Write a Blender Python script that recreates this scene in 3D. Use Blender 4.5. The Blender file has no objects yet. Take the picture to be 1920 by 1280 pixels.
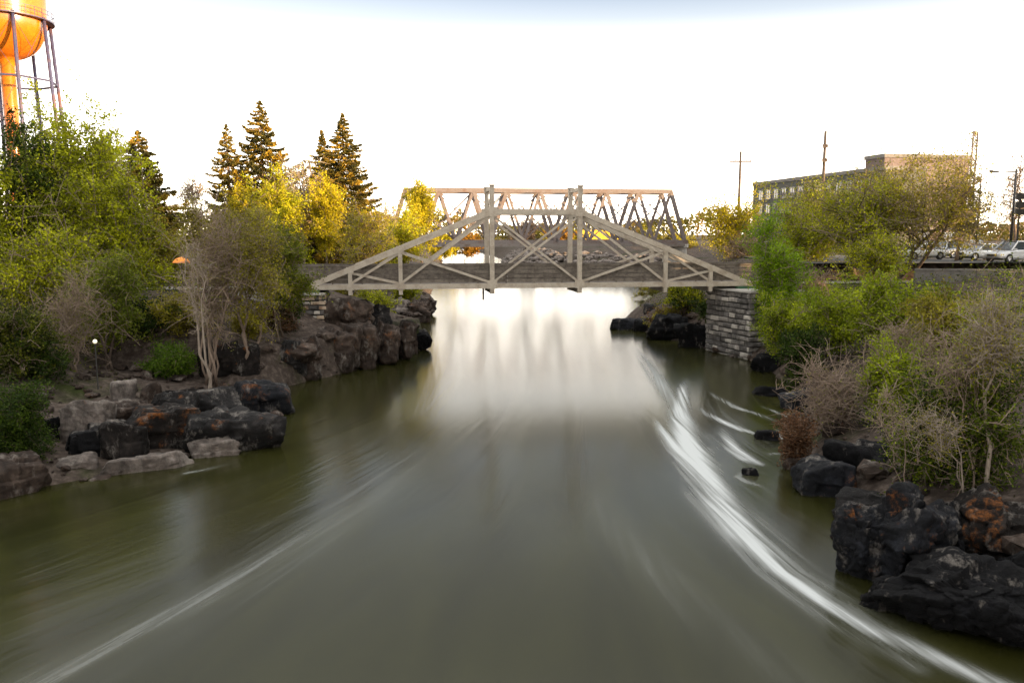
import bpy, bmesh, math, random
import numpy as np
from mathutils import Vector, noise, Matrix

scene = bpy.context.scene
COL = scene.collection
R = math.radians

# ------------------------------------------------------------------ camera
F = 1510.0            # focal length in photograph pixels (1920 wide)
PITCH = R(7.55)
CAMZ = 8.7
cam_d = bpy.data.cameras.new('camera')
cam_d.sensor_width = 36.0
cam_d.lens = F / 1920.0 * 36.0
cam_d.clip_start = 0.1
cam_d.clip_end = 9000
cam = bpy.data.objects.new('camera', cam_d)
cam.location = (0, 0, CAMZ)
cam.rotation_euler = (math.pi / 2 - PITCH, 0, 0)
COL.objects.link(cam)
scene.camera = cam

# ------------------------------------------------------------------ light
SUN_EL, SUN_AZ = R(7.5), R(116)       # azimuth clockwise from +Y
to_sun = Vector((math.sin(SUN_AZ) * math.cos(SUN_EL), math.cos(SUN_AZ) * math.cos(SUN_EL), math.sin(SUN_EL)))
sun_d = bpy.data.lights.new('sun', 'SUN')
sun_d.energy = 3.0
sun_d.angle = R(0.6)
sun_d.color = (1.0, 0.66, 0.33)
sun = bpy.data.objects.new('sun', sun_d)
sun.rotation_euler = to_sun.to_track_quat('Z', 'Y').to_euler()
sun.location = (60, -30, 60)
COL.objects.link(sun)

world = bpy.data.worlds.new('World')
scene.world = world
world.use_nodes = True
wn, wl = world.node_tree.nodes, world.node_tree.links
wn.clear()
sky = wn.new('ShaderNodeTexSky')
sky.sky_type = 'NISHITA'
sky.sun_disc = False
sky.sun_elevation = SUN_EL
sky.sun_rotation = SUN_AZ
sky.air_density = 1.0
sky.dust_density = 2.0
sky.ozone_density = 1.0
hsv = wn.new('ShaderNodeHueSaturation')
hsv.inputs['Saturation'].default_value = 0.12
hsv.inputs['Value'].default_value = 0.33
wl.new(sky.outputs['Color'], hsv.inputs['Color'])
# added sky glow: bright near the horizon, and overhead out of view for top light
tc = wn.new('ShaderNodeTexCoord')
sep = wn.new('ShaderNodeSeparateXYZ')
wl.new(tc.outputs['Generated'], sep.inputs[0])
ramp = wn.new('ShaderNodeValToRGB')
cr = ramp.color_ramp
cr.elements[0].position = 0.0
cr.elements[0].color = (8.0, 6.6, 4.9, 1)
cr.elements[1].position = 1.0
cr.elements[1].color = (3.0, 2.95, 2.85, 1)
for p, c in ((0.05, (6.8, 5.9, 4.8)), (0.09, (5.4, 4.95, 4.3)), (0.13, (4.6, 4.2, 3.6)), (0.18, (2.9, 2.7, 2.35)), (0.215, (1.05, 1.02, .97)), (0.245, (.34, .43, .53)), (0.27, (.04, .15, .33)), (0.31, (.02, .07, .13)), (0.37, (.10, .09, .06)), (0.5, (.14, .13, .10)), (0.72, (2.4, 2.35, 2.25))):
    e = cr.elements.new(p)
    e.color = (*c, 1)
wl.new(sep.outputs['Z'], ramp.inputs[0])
add = wn.new('ShaderNodeMix')
add.data_type = 'RGBA'
add.blend_type = 'ADD'
add.inputs['Factor'].default_value = 1.0
wl.new(hsv.outputs['Color'], add.inputs['A'])
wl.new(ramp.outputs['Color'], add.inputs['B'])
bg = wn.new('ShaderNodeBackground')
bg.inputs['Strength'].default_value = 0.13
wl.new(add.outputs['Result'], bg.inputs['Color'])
wo = wn.new('ShaderNodeOutputWorld')
wl.new(bg.outputs[0], wo.inputs[0])

scene.view_settings.view_transform = 'Standard'
scene.view_settings.look = 'None'
scene.view_settings.exposure = 2.65
scene.view_settings.gamma = 1.0
scene.cycles.max_bounces = 6
scene.cycles.diffuse_bounces = 3
scene.cycles.glossy_bounces = 3
scene.cycles.transmission_bounces = 4
scene.cycles.transparent_max_bounces = 4
scene.cycles.caustics_reflective = False
scene.cycles.caustics_refractive = False

# ------------------------------------------------------------------ picking points of the place
_c, _s = math.cos(PITCH), math.sin(PITCH)
def ray(px, py):
    u, v = (px - 960) / F, (640 - py) / F
    return Vector((u, _c + v * _s, -_s + v * _c))
def at(px, py, Y):
    d = ray(px, py)
    return Vector((0, 0, CAMZ)) + d * (Y / d.y)
def onz(px, py, z=0.0):
    d = ray(px, py)
    return Vector((0, 0, CAMZ)) + d * ((z - CAMZ) / d.z)

# ------------------------------------------------------------------ objects
def props(o, label=None, cat=None, group=None, kind=None):
    if label: o['label'] = label
    if cat: o['category'] = cat
    if group: o['group'] = group
    if kind: o['kind'] = kind
    return o
def thing(name, label, cat, loc, rz=0.0, group=None):
    o = bpy.data.objects.new(name, None)
    o.empty_display_size = 0.3
    o.location = loc
    o.rotation_euler = (0, 0, rz)
    COL.objects.link(o)
    return props(o, label, cat, group)
def link(name, me, mat, parent=None, loc=None):
    o = bpy.data.objects.new(name, me)
    if mat is not None:
        for m in (mat if isinstance(mat, (list, tuple)) else [mat]):
            me.materials.append(m)
    COL.objects.link(o)
    if parent is not None: o.parent = parent
    if loc is not None: o.location = loc
    return o
def dup(root, loc, rz, label, group=None):
    r = root.copy()
    COL.objects.link(r)
    r.location = loc
    r.rotation_euler = (0, 0, rz)
    r['label'] = label
    if group: r['group'] = group
    for ch in list(root.children):
        c = ch.copy(); COL.objects.link(c); c.parent = r
        for g in ch.children:
            d = g.copy(); COL.objects.link(d); d.parent = c
    return r

class MB:
    """collects shapes; build() links them as one mesh"""
    def __init__(s): s.v, s.f, s.m = [], [], []
    def add(s, vs, fs, mi=0):
        o = len(s.v)
        s.v += [tuple(v) for v in vs]
        s.f += [tuple(i + o for i in f) for f in fs]
        s.m += [mi] * len(fs)
    def box(s, c, d, rz=0.0, mi=0):
        cx, cy, cz = c; a, b, h = d[0] / 2, d[1] / 2, d[2] / 2
        co, si = math.cos(rz), math.sin(rz)
        vs = [(cx + x * co - y * si, cy + x * si + y * co, cz + z) for z in (-h, h) for x, y in ((-a, -b), (a, -b), (a, b), (-a, b))]
        s.add(vs, [(3, 2, 1, 0), (4, 5, 6, 7), (0, 1, 5, 4), (1, 2, 6, 5), (2, 3, 7, 6), (3, 0, 4, 7)], mi)
    def bar(s, p, q, w, h, up=(0, 0, 1), mi=0):
        p, q = Vector(p), Vector(q)
        d = (q - p).normalized()
        u = Vector(up)
        if abs(d.dot(u)) > 0.98: u = Vector((0, 1, 0))
        x = d.cross(u).normalized(); y = x.cross(d).normalized()
        vs = [e + x * (a * w / 2) + y * (b * h / 2) for e in (p, q) for a, b in ((-1, -1), (1, -1), (1, 1), (-1, 1))]
        s.add(vs, [(3, 2, 1, 0), (4, 5, 6, 7), (0, 1, 5, 4), (1, 2, 6, 5), (2, 3, 7, 6), (3, 0, 4, 7)], mi)
    def tube(s, pts, rad, n=6, caps=True, mi=0):
        vs, fs = [], []
        k = len(pts)
        pts = [Vector(p) for p in pts]
        x = None
        for i, p in enumerate(pts):
            d = (pts[min(i + 1, k - 1)] - pts[max(i - 1, 0)])
            if d.length < 1e-9: d = Vector((0, 0, 1))
            d.normalize()
            if x is None:
                x = d.orthogonal().normalized()
            else:
                x = (x - d * x.dot(d))
                x = x.normalized() if x.length > 1e-6 else d.orthogonal().normalized()
            y = d.cross(x)
            r = rad[i] if isinstance(rad, (list, tuple)) else rad
            for j in range(n):
                a = 2 * math.pi * j / n
                vs.append(p + x * (math.cos(a) * r) + y * (math.sin(a) * r))
        for i in range(k - 1):
            for j in range(n):
                a, b = i * n + j, i * n + (j + 1) % n
                fs.append((a, b, b + n, a + n))
        if caps:
            fs.append(tuple(range(n - 1, -1, -1)))
            fs.append(tuple(range((k - 1) * n, k * n)))
        s.add(vs, fs, mi)
    def lathe(s, c, prof, n=24, mi=0):
        vs, fs = [], []
        for r, z in prof:
            for j in range(n):
                a = 2 * math.pi * j / n
                vs.append((c[0] + r * math.cos(a), c[1] + r * math.sin(a), c[2] + z))
        for i in range(len(prof) - 1):
            for j in range(n):
                a, b = i * n + j, i * n + (j + 1) % n
                fs.append((a, b, b + n, a + n))
        s.add(vs, fs, mi)
    def build(s, name, mat, parent=None, origin=(0, 0, 0), smooth=False, loc=None):
        me = bpy.data.meshes.new(name)
        o = Vector(origin)
        me.from_pydata([tuple(Vector(v) - o) for v in s.v], [], s.f)
        if any(s.m): me.polygons.foreach_set('material_index', s.m)
        if smooth: me.polygons.foreach_set('use_smooth', [True] * len(s.f))
        me.update()
        return link(name, me, mat, parent, loc)

# ------------------------------------------------------------------ materials
def mat(name):
    m = bpy.data.materials.new(name)
    m.use_nodes = True
    n, l = m.node_tree.nodes, m.node_tree.links
    b = n['Principled BSDF']
    return m, n, l, b
def noise_node(n, l, scale, detail=5, rough=0.6, vec=None, dist=0.0):
    t = n.new('ShaderNodeTexNoise')
    t.inputs['Scale'].default_value = scale
    t.inputs['Detail'].default_value = detail
    t.inputs['Roughness'].default_value = rough
    t.inputs['Distortion'].default_value = dist
    if vec is not None: l.new(vec, t.inputs['Vector'])
    return t
def ramp_node(n, l, fac, stops, interp='LINEAR'):
    r = n.new('ShaderNodeValToRGB')
    r.color_ramp.interpolation = interp
    el = r.color_ramp.elements
    el[0].position, el[0].color = stops[0][0], (*stops[0][1], 1)
    el[1].position, el[1].color = stops[-1][0], (*stops[-1][1], 1)
    for p, c in stops[1:-1]:
        e = el.new(p); e.color = (*c, 1)
    l.new(fac, r.inputs[0])
    return r
def mixc(n, l, fac, a, b, mode='MIX'):
    x = n.new('ShaderNodeMix'); x.data_type = 'RGBA'; x.blend_type = mode
    if isinstance(fac, float): x.inputs['Factor'].default_value = fac
    else: l.new(fac, x.inputs['Factor'])
    for s, v in (('A', a), ('B', b)):
        if isinstance(v, tuple): x.inputs[s].default_value = (*v, 1)
        else: l.new(v, x.inputs[s])
    return x.outputs['Result']
def bump(n, l, b, h, strength, dist=0.05):
    k = n.new('ShaderNodeBump')
    k.inputs['Strength'].default_value = strength
    k.inputs['Distance'].default_value = dist
    l.new(h, k.inputs['Height'])
    l.new(k.outputs[0], b.inputs['Normal'])
def g3(v): return (v, v, v)
def objco(n):
    return n.new('ShaderNodeTexCoord').outputs['Object']
def geopos(n):
    return n.new('ShaderNodeNewGeometry').outputs['Position']

def paint(name, base, dirt, rough=0.55, scale=1.2, lo=0.5, hi=0.72, metal=0.0):
    m, n, l, b = mat(name)
    co = objco(n)
    t = noise_node(n, l, scale, 6, 0.65, co)
    r = ramp_node(n, l, t.outputs[0], [(lo, g3(0.0)), (hi, g3(1.0))])
    t2 = noise_node(n, l, scale * 9, 3, 0.6, co)
    c = mixc(n, l, r.outputs[0], base, dirt)
    r2 = ramp_node(n, l, t2.outputs[0], [(0.3, g3(0.82)), (0.7, g3(1.08))])
    l.new(mixc(n, l, 1.0, c, r2.outputs[0], 'MULTIPLY'), b.inputs['Base Color'])
    b.inputs['Roughness'].default_value = rough
    b.inputs['Metallic'].default_value = metal
    bump(n, l, b, t2.outputs[0], 0.15, 0.01)
    return m

def leaf_mat(name, trans=0.35):
    m, n, l, b = mat(name)
    a = n.new('ShaderNodeAttribute'); a.attribute_name = 'Col'
    l.new(a.outputs['Color'], b.inputs['Base Color'])
    b.inputs['Roughness'].default_value = 0.6
    b.inputs['Specular IOR Level'].default_value = 0.12
    tr = n.new('ShaderNodeBsdfTranslucent')
    l.new(a.outputs['Color'], tr.inputs['Color'])
    mx = n.new('ShaderNodeMixShader'); mx.inputs[0].default_value = trans
    l.new(b.outputs[0], mx.inputs[1]); l.new(tr.outputs[0], mx.inputs[2])
    l.new(mx.outputs[0], n['Material Output'].inputs['Surface'])
    return m

def bark_mat(name, c0, c1):
    m, n, l, b = mat(name)
    co = objco(n)
    mp = n.new('ShaderNodeMapping'); mp.inputs['Scale'].default_value = (6, 6, 1.2)
    l.new(co, mp.inputs[0])
    t = noise_node(n, l, 3.0, 6, 0.7, mp.outputs[0])
    r = ramp_node(n, l, t.outputs[0], [(0.3, c0), (0.7, c1)])
    l.new(r.outputs[0], b.inputs['Base Color'])
    b.inputs['Roughness'].default_value = 0.9
    b.inputs['Specular IOR Level'].default_value = 0.15
    bump(n, l, b, t.outputs[0], 0.5, 0.03)
    return m

def rock_mat(name, dark, mid, pale, lichen=0.0, wash=0.0, spec=0.15):
    """basalt: dark body, paler weathered flats, rust-coloured lichen, chalky mineral wash"""
    m, n, l, b = mat(name)
    co = objco(n)
    t1 = noise_node(n, l, 0.9, 8, 0.65, co, 0.4)
    t2 = noise_node(n, l, 5.0, 8, 0.7, co)
    t3 = noise_node(n, l, 24.0, 5, 0.7, co)
    c = ramp_node(n, l, t1.outputs[0], [(0.3, dark), (0.55, mid), (0.8, pale)]).outputs[0]
    r2 = ramp_node(n, l, t2.outputs[0], [(0.3, g3(0.55)), (0.7, g3(1.3))])
    c = mixc(n, l, 1.0, c, r2.outputs[0], 'MULTIPLY')
    if wash > 0:
        mp = n.new('ShaderNodeMapping'); mp.inputs['Scale'].default_value = (1.6, 1.6, 0.7)
        mp.inputs['Location'].default_value = (7, 3, 1)
        l.new(co, mp.inputs[0])
        t4 = noise_node(n, l, 1.1, 10, 0.74, mp.outputs[0], 0.0)
        r4 = ramp_node(n, l, t4.outputs[0], [(0.58 - wash * 0.12, g3(0)), (0.78 - wash * 0.06, g3(.8))])
        c = mixc(n, l, r4.outputs[0], c, (0.30, 0.27, 0.24))
    if lichen > 0:
        mp = n.new('ShaderNodeMapping'); mp.inputs['Location'].default_value = (3, 11, 5)
        l.new(co, mp.inputs[0])
        t5 = noise_node(n, l, 0.75, 12, 0.78, mp.outputs[0], 0.0)
        r5 = ramp_node(n, l, t5.outputs[0], [(0.62 - lichen * 0.12, g3(0)), (0.80 - lichen * 0.12, g3(.9))])
        c = mixc(n, l, r5.outputs[0], c, (0.34, 0.115, 0.02))
    l.new(c, b.inputs['Base Color'])
    rr = ramp_node(n, l, t2.outputs[0], [(0.3, g3(0.6)), (0.7, g3(0.92))])
    l.new(rr.outputs[0], b.inputs['Roughness'])
    b.inputs['Specular IOR Level'].default_value = spec
    hm = n.new('ShaderNodeMath'); hm.operation = 'MULTIPLY_ADD'
    l.new(t3.outputs[0], hm.inputs[0]); hm.inputs[1].default_value = 0.5
    l.new(t2.outputs[0], hm.inputs[2])
    bump(n, l, b, hm.outputs[0], 0.9, 0.10)
    return m

M = {}
M['steel'] = paint('bridge_paint', (0.40, 0.35, 0.285), (0.24, 0.19, 0.14), 0.6, 1.6, 0.46, 0.74)
M['steel_dark'] = paint('old_steel', (0.16, 0.14, 0.125), (0.10, 0.06, 0.04), 0.7)
M['rust_steel'] = paint('rusty_truss_steel', (0.15, 0.125, 0.12), (0.12, 0.07, 0.05), 0.75, 0.5)
M['green_steel'] = paint('green_paint', (0.03, 0.10, 0.05), (0.05, 0.06, 0.03), 0.5)
M['timber'] = paint('grey_timber', (0.15, 0.127, 0.104), (0.065, 0.052, 0.043), 0.85, 2.2, 0.42, 0.65)
M['concrete'] = paint('concrete', (0.34, 0.32, 0.29), (0.20, 0.18, 0.16), 0.9, 0.8)
M['wall_dark'] = paint('weathered_wall', (0.16, 0.15, 0.14), (0.09, 0.085, 0.08), 0.9, 0.8)
M['stone'] = paint('pier_stone', (0.24, 0.22, 0.20), (0.07, 0.065, 0.06), 0.9, 1.6, 0.42, 0.62)
M['stone_brown'] = paint('pier_stone_brown', (0.42, 0.33, 0.24), (0.20, 0.11, 0.06), 0.9, 1.6, 0.45, 0.66)
M['stone_light'] = paint('pier_stone_light', (0.40, 0.37, 0.33), (0.16, 0.14, 0.13), 0.9, 1.6, 0.5, 0.68)
M['stone_dark'] = paint('pier_stone_dark', (0.13, 0.12, 0.115), (0.05, 0.045, 0.04), 0.9, 1.6, 0.42, 0.62)
M['mortar'] = paint('deep_mortar', (0.035, 0.032, 0.03), (0.02, 0.02, 0.02), 0.95)
M['pole'] = bark_mat('pole_wood', (0.05, 0.04, 0.035), (0.13, 0.10, 0.08))
M['black'] = paint('black_metal', (0.025, 0.024, 0.023), (0.04, 0.03, 0.025), 0.5)
M['asphalt'] = paint('asphalt', (0.07, 0.068, 0.066), (0.045, 0.044, 0.042), 0.9, 0.7)
M['path'] = paint('path_gravel', (0.25, 0.23, 0.20), (0.16, 0.14, 0.12), 0.95, 0.7)
M['bark'] = bark_mat('bark', (0.035, 0.026, 0.02), (0.12, 0.09, 0.07))
M['bark_pale'] = bark_mat('pale_bark', (0.13, 0.10, 0.08), (0.32, 0.27, 0.22))
M['bark_pink'] = bark_mat('bare_twig_bark', (0.12, 0.085, 0.065), (0.26, 0.20, 0.155))
M['leaf'] = leaf_mat('leaves')
M['needle'] = leaf_mat('needles', 0.15)
M['basalt'] = rock_mat('basalt', (0.0036, 0.0036, 0.0036), (0.0156, 0.0144, 0.0144), (0.0660, 0.0600, 0.0582), 0.15, 0.4)
M['basalt_blue'] = rock_mat('wet_basalt', (0.0023, 0.0026, 0.0034), (0.0075, 0.0083, 0.0112), (0.0375, 0.0413, 0.0540), 0.3, 0.3, 0.2)
M['basalt_dark'] = rock_mat('dark_basalt', (0.0014, 0.0014, 0.0017), (0.0035, 0.0035, 0.0045), (0.0168, 0.0175, 0.0210), 0.0, 0.12, 0.15)
M['basalt_rust'] = rock_mat('lichen_basalt', (0.0036, 0.0030, 0.0027), (0.0120, 0.0096, 0.0084), (0.0540, 0.0438, 0.0372), 0.45, 0.3)
M['basalt_pale'] = rock_mat('bleached_basalt', (0.0190, 0.0162, 0.0142), (0.1425, 0.1187, 0.1045), (0.3800, 0.3325, 0.2945), 0.12, 0.75)
M['basalt_brown'] = rock_mat('brown_basalt', (0.0060, 0.0045, 0.0037), (0.0488, 0.0345, 0.0270), (0.1500, 0.1125, 0.0900), 0.12, 0.4)
# ------------------------------------------------------------------ vector noise for the terrain
_rs = np.random.RandomState(5)
_tab = _rs.rand(256, 256)
def vnoise(x, y):
    xi, yi = np.floor(x).astype(int), np.floor(y).astype(int)
    fx, fy = x - xi, y - yi
    fx, fy = fx * fx * (3 - 2 * fx), fy * fy * (3 - 2 * fy)
    g = lambda a, b: _tab[a & 255, b & 255]
    return (g(xi, yi) * (1 - fx) + g(xi + 1, yi) * fx) * (1 - fy) + (g(xi, yi + 1) * (1 - fx) + g(xi + 1, yi + 1) * fx) * fy - 0.5
def fbm(x, y, o=4):
    t, a = 0, 1.0
    for i in range(o):
        t = t + a * vnoise(x * 2 ** i + 17 * i, y * 2 ** i + 9 * i)
        a *= 0.5
    return t

LY = [-60, 10, 20, 26, 28.5, 31, 34, 37, 39, 42, 46, 52, 58, 61, 63, 67, 75, 88, 97, 103, 110, 140, 200, 277, 340, 420, 460, 9000]
LX = [-22, -20.5, -19, -17.8, -14.5, -12.6, -11.8, -11.0, -11.5, -12.6, -13.0, -10.2, -8.2, -7.0, -6.6, -8.4, -9.6, -10.2, -9.4, -9.6, -11.5, -13.5, -17, -24, -34, -34, -30, -30]
RY = [-60, 10, 15, 18, 20.5, 23, 26, 30, 35, 40, 47, 54, 56.5, 61, 65, 70, 74, 77.5, 80, 85, 90, 97, 115, 131, 150, 172, 190, 210, 280, 340, 420, 460, 9000]
RX = [13.5, 13, 12.6, 11.6, 11.2, 11.2, 11.2, 11.4, 13.0, 14.8, 16.2, 16.6, 16.6, 14.9, 14.2, 12.6, 11.2, 10.4, 10.8, 12.6, 15.2, 17.8, 22.5, 25, 22, 13, 3, -1.5, -3, -8, -20, -30, -30]
def shoreL(y): return np.interp(y, LY, LX) + 0.5 * vnoise(y * 0.9, y * 0 + 3.3)
def shoreR(y): return np.interp(y, RY, RX) + 0.5 * vnoise(y * 0.9, y * 0 + 8.3)

BR_C = Vector((1.7, 57.0, 0)); BR_A = R(8.3)
def sstep(a, b, x):
    t = np.clip((x - a) / (b - a), 0, 1)
    return t * t * (3 - 2 * t)
def ground(x, y, rough=True):
    x, y = np.asarray(x, float), np.asarray(y, float)
    dl, dr = shoreL(y) - x, x - shoreR(y)
    wc = sstep(43.5, 46.5, y) * (1 - sstep(64, 69, y))
    wf = sstep(64, 75, y)
    zn = np.interp(dl, [0, 1, 4, 7, 10, 14, 22, 40, 90], [0, .12, .6, 1.2, 1.8, 3.0, 4.8, 5.8, 6.0])
    zc = np.interp(dl, [0, .5, 2.2, 6, 9, 20, 60], [0, 2.2, 2.5, 3.8, 5.0, 5.4, 6.0])
    zf = np.interp(dl, [0, 1, 5, 12, 25, 90], [0, 1.3, 2.8, 4.4, 5.4, 6.0])
    zl = (zn * (1 - wc) + zc * wc) * (1 - wf) + zf * wf
    zrn = np.interp(dr, [0, 1, 4, 8, 14, 22, 60], [0, .9, 2.2, 3.4, 4.8, 5.9, 6.5])
    zrf = np.interp(dr, [0, 1, 3, 8, 16, 24], [0, 1.1, 2.4, 4.2, 5.6, 6.5])
    wr = sstep(56, 62, y)
    zr = zrn * (1 - wr) + zrf * wr
    z = np.where(dl > dr, zl, zr)
    d = np.maximum(dl, dr)
    if rough:
        z = z + np.clip(d, 0, 4) / 4 * (fbm(x * 0.35, y * 0.35) * 0.55 + fbm(x * 1.3, y * 1.3, 2) * 0.12)
    # level strips for the path on both sides of the bridge
    ca, sa = math.cos(BR_A), math.sin(BR_A)
    al = (x - BR_C.x) * ca + (y - BR_C.y) * sa
    pe = -(x - BR_C.x) * sa + (y - BR_C.y) * ca - 1.6
    w = (1 - sstep(2.0, 5.5, np.abs(pe))) * sstep(15.5, 19.5, np.abs(al)) * (1 - sstep(60, 70, np.abs(al)))
    z = z * (1 - w) + 5.02 * w
    # the car park on the right is level
    w = sstep(20, 24, x) * sstep(60.5, 64, y) * (1 - sstep(88, 96, y)) * (1 - sstep(70, 80, x)) * sstep(2.5, 5.5, pe)
    z = z * (1 - w) + 6.4 * w
    bed = -np.minimum(2.0, 0.12 + 0.5 * -d)
    return np.where(d > 0, z, bed)
def gz(x, y): return float(ground(np.array([x]), np.array([y]))[0])

def axis(lo, hi, step, far_lo, far_hi, g=1.22):
    a = list(np.arange(lo, hi + 1e-6, step))
    s = step
    while a[-1] < far_hi: s *= g; a.append(a[-1] + s)
    s = step; pre = []
    x = lo
    while x > far_lo: s *= g; x -= s; pre.append(x)
    return np.array(pre[::-1] + a)
def grid_mesh(name, X, Y, Z):
    ny, nx = X.shape
    v = np.stack([X, Y, Z], -1).reshape(-1, 3)
    i = np.arange(nx * ny).reshape(ny, nx)
    q = np.stack([i[:-1, :-1], i[:-1, 1:], i[1:, 1:], i[1:, :-1]], -1).reshape(-1, 4)
    me = bpy.data.meshes.new(name)
    me.vertices.add(len(v)); me.vertices.foreach_set('co', v.ravel())
    me.loops.add(q.size); me.loops.foreach_set('vertex_index', q.ravel())
    me.polygons.add(len(q)); me.polygons.foreach_set('loop_start', np.arange(0, q.size, 4))
    me.polygons.foreach_set('use_smooth', [True] * len(q))
    me.update(calc_edges=True)
    return me

# ground
gx = axis(-48, 48, 0.55, -4000, 4000)
gy = axis(4, 115, 0.6, -600, 6000)
X, Y = np.meshgrid(gx, gy)
me = grid_mesh('ground', X, Y, ground(X, Y))
m, n, l, b = mat('ground_soil')
pos = geopos(n)
t1 = noise_node(n, l, 0.22, 6, 0.65, pos)
t2 = noise_node(n, l, 2.6, 6, 0.7, pos)
t3 = noise_node(n, l, 14, 4, 0.7, pos)
soil = ramp_node(n, l, t2.outputs[0], [(0.25, (0.018, 0.013, 0.010)), (0.5, (0.055, 0.042, 0.034)), (0.75, (0.14, 0.11, 0.092))])
grass = ramp_node(n, l, t2.outputs[0], [(0.3, (0.012, 0.016, 0.004)), (0.7, (0.035, 0.042, 0.010))])
gm = ramp_node(n, l, t1.outputs[0], [(0.54, g3(0)), (0.66, g3(1))])
l.new(mixc(n, l, gm.outputs[0], soil.outputs[0], grass.outputs[0]), b.inputs['Base Color'])
b.inputs['Roughness'].default_value = 0.95
b.inputs['Specular IOR Level'].default_value = 0.15
bump(n, l, b, t3.outputs[0], 0.8, 0.08)
props(link('ground', me, m), kind='structure')

# ------------------------------------------------------------------ river
wx = np.concatenate([np.arange(-60, -15, 1.5), np.arange(-15, 15, 0.11), np.arange(15, 60, 1.5)])
wy = [4.0]
while wy[-1] < 560: wy.append(wy[-1] + max(0.11, 0.0042 * wy[-1] ** 1.15 if wy[-1] > 14 else 0.11))
wy = np.array(wy)
X, Y = np.meshgrid(wx, wy)
fy = np.array([4, 14.5, 20, 26, 32, 38, 50, 70, 120, 600])
xl = np.interp(Y, fy, [-13.5, -10.3, -7.9, -5.6, -3.9, -2.6, -2.4, -3.0, -6, -30])
xr = np.interp(Y, fy, [14.5, 10.0, 8.2, 7.4, 6.9, 6.9, 8.2, 9.4, 18, -5])
u = (X - xl) / (xr - xl)
s_al = np.log(Y) * 18.0
def curve_foam(pts, power=1.0):
    """pts: (px, py, half width in m, strength) along one foam line"""
    w = [(*onz(p[0], p[1])[:2], p[2], p[3]) for p in pts]
    out = np.zeros_like(X)
    for (x0, y0, h0, s0), (x1, y1, h1, s1) in zip(w, w[1:]):
        dx, dy = x1 - x0, y1 - y0
        L2 = dx * dx + dy * dy
        t = np.clip(((X - x0) * dx + (Y - y0) * dy) / L2, 0, 1)
        dd = np.hypot(X - x0 - t * dx, Y - y0 - t * dy)
        h = 1.05 * (h0 + (h1 - h0) * t); st = s0 + (s1 - s0) * t
        out = np.maximum(out, st * np.exp(-(dd / h) ** 2))
    return out
def add_foam(*pts):
    global foam
    foam = np.maximum(foam, curve_foam(pts))
foam = np.zeros_like(X)
add_foam((1180, 640, .5, .0), (1205, 675, .5, .35), (1235, 715, .5, .5), (1262, 755, .45, .5), (1272, 800, .4, .4), (1290, 860, .4, .5))
add_foam((1288, 705, .2, .0), (1281, 728, .35, .55), (1272, 770, .5, .95), (1288, 830, .55, 1.05), (1312, 880, .6, 1.1), (1350, 945, .55, 1.05),
         (1400, 1005, .48, 1.0), (1465, 1066, .42, .9), (1540, 1122, .38, .8), (1640, 1180, .36, .7), (1760, 1235, .34, .62), (1900, 1295, .32, .55))
add_foam((1225, 780, .2, .0), (1240, 805, .25, .6), (1272, 845, .42, .95), (1310, 900, .42, .95), (1365, 965, .4, .7), (1430, 1030, .35, .4))
add_foam((1300, 755, .2, .0), (1330, 778, .25, .45), (1362, 793, .25, .8), (1392, 806, .22, .75), (1425, 815, .2, .3), (1450, 820, .2, 0))
add_foam((1345, 790, .3, .0), (1362, 818, .35, .5), (1376, 842, .35, .8), (1400, 860, .32, .9), (1424, 870, .25, .5), (1440, 874, .2, 0))
add_foam((1300, 720, .3, .0), (1340, 742, .25, .25), (1380, 764, .22, .5), (1418, 775, .22, .35), (1460, 792, .3, .15))
add_foam((1330, 840, .5, .3), (1300, 900, .5, .4), (1330, 870, .6, .3))
add_foam((1430, 856, .25, .0), (1448, 850, .22, .35), (1475, 850, .2, .4))
add_foam((1300, 800, 1.6, .0), (1350, 820, 1.6, .22), (1400, 850, 1.3, .22), (1420, 900, 1.0, .1))
add_foam((1330, 900, .8, .2), (1420, 980, .8, .25), (1520, 1080, .7, .2), (1680, 1190, .6, .18))
add_foam((1262, 860, .3, .0), (1300, 930, .35, .3), (1370, 1015, .35, .34), (1450, 1090, .35, .3), (1560, 1165, .35, .28), (1720, 1250, .35, .22))
add_foam((1300, 700, .7, .0), (1340, 770, .8, .16), (1400, 800, .8, .2), (1440, 840, .7, .14))
add_foam((1455, 800, .18, .0), (1462, 815, .18, .5), (1478, 832, .16, .45), (1490, 846, .14, .2))
add_foam((1425, 760, .16, .1), (1450, 770, .16, .45), (1478, 782, .16, .3))
add_foam((1392, 885, .16, .2), (1384, 893, .16, .4), (1400, 903, .14, .45), (1430, 912, .16, .15), (1470, 940, .2, .05))
add_foam((340, 888, .1, .2), (352, 886, .12, .5), (385, 880, .15, .3), (450, 864, .2, .0))
add_foam((870, 785, .5, .0), (770, 850, .6, .12), (650, 940, .62, .20), (520, 1030, .6, .24), (380, 1120, .55, .26), (220, 1200, .5, .27), (60, 1282, .5, .27))
add_foam((760, 870, .2, .0), (620, 968, .2, .2), (470, 1068, .18, .3), (300, 1168, .16, .3), (120, 1262, .16, .3))
add_foam((900, 770, .9, .0), (740, 900, .8, .15), (560, 1040, .7, .16), (330, 1180, .7, .13), (150, 1290, .6, .12))
add_foam((1060, 840, .9, .0), (1110, 930, .9, .10), (1200, 1040, .9, .14), (1330, 1160, .9, .12), (1500, 1290, .8, .10))
add_foam((900, 700, 2.2, .0), (920, 780, 2.2, .10), (930, 860, 2.2, .10), (960, 1000, 2.0, .06))
me = grid_mesh('river', X, Y, np.zeros_like(X))
at_ = me.attributes.new('flow', 'FLOAT_VECTOR', 'POINT')
at_.data.foreach_set('vector', np.stack([u, s_al, foam], -1).reshape(-1))
m, n, l, b = mat('river_water')
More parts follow.
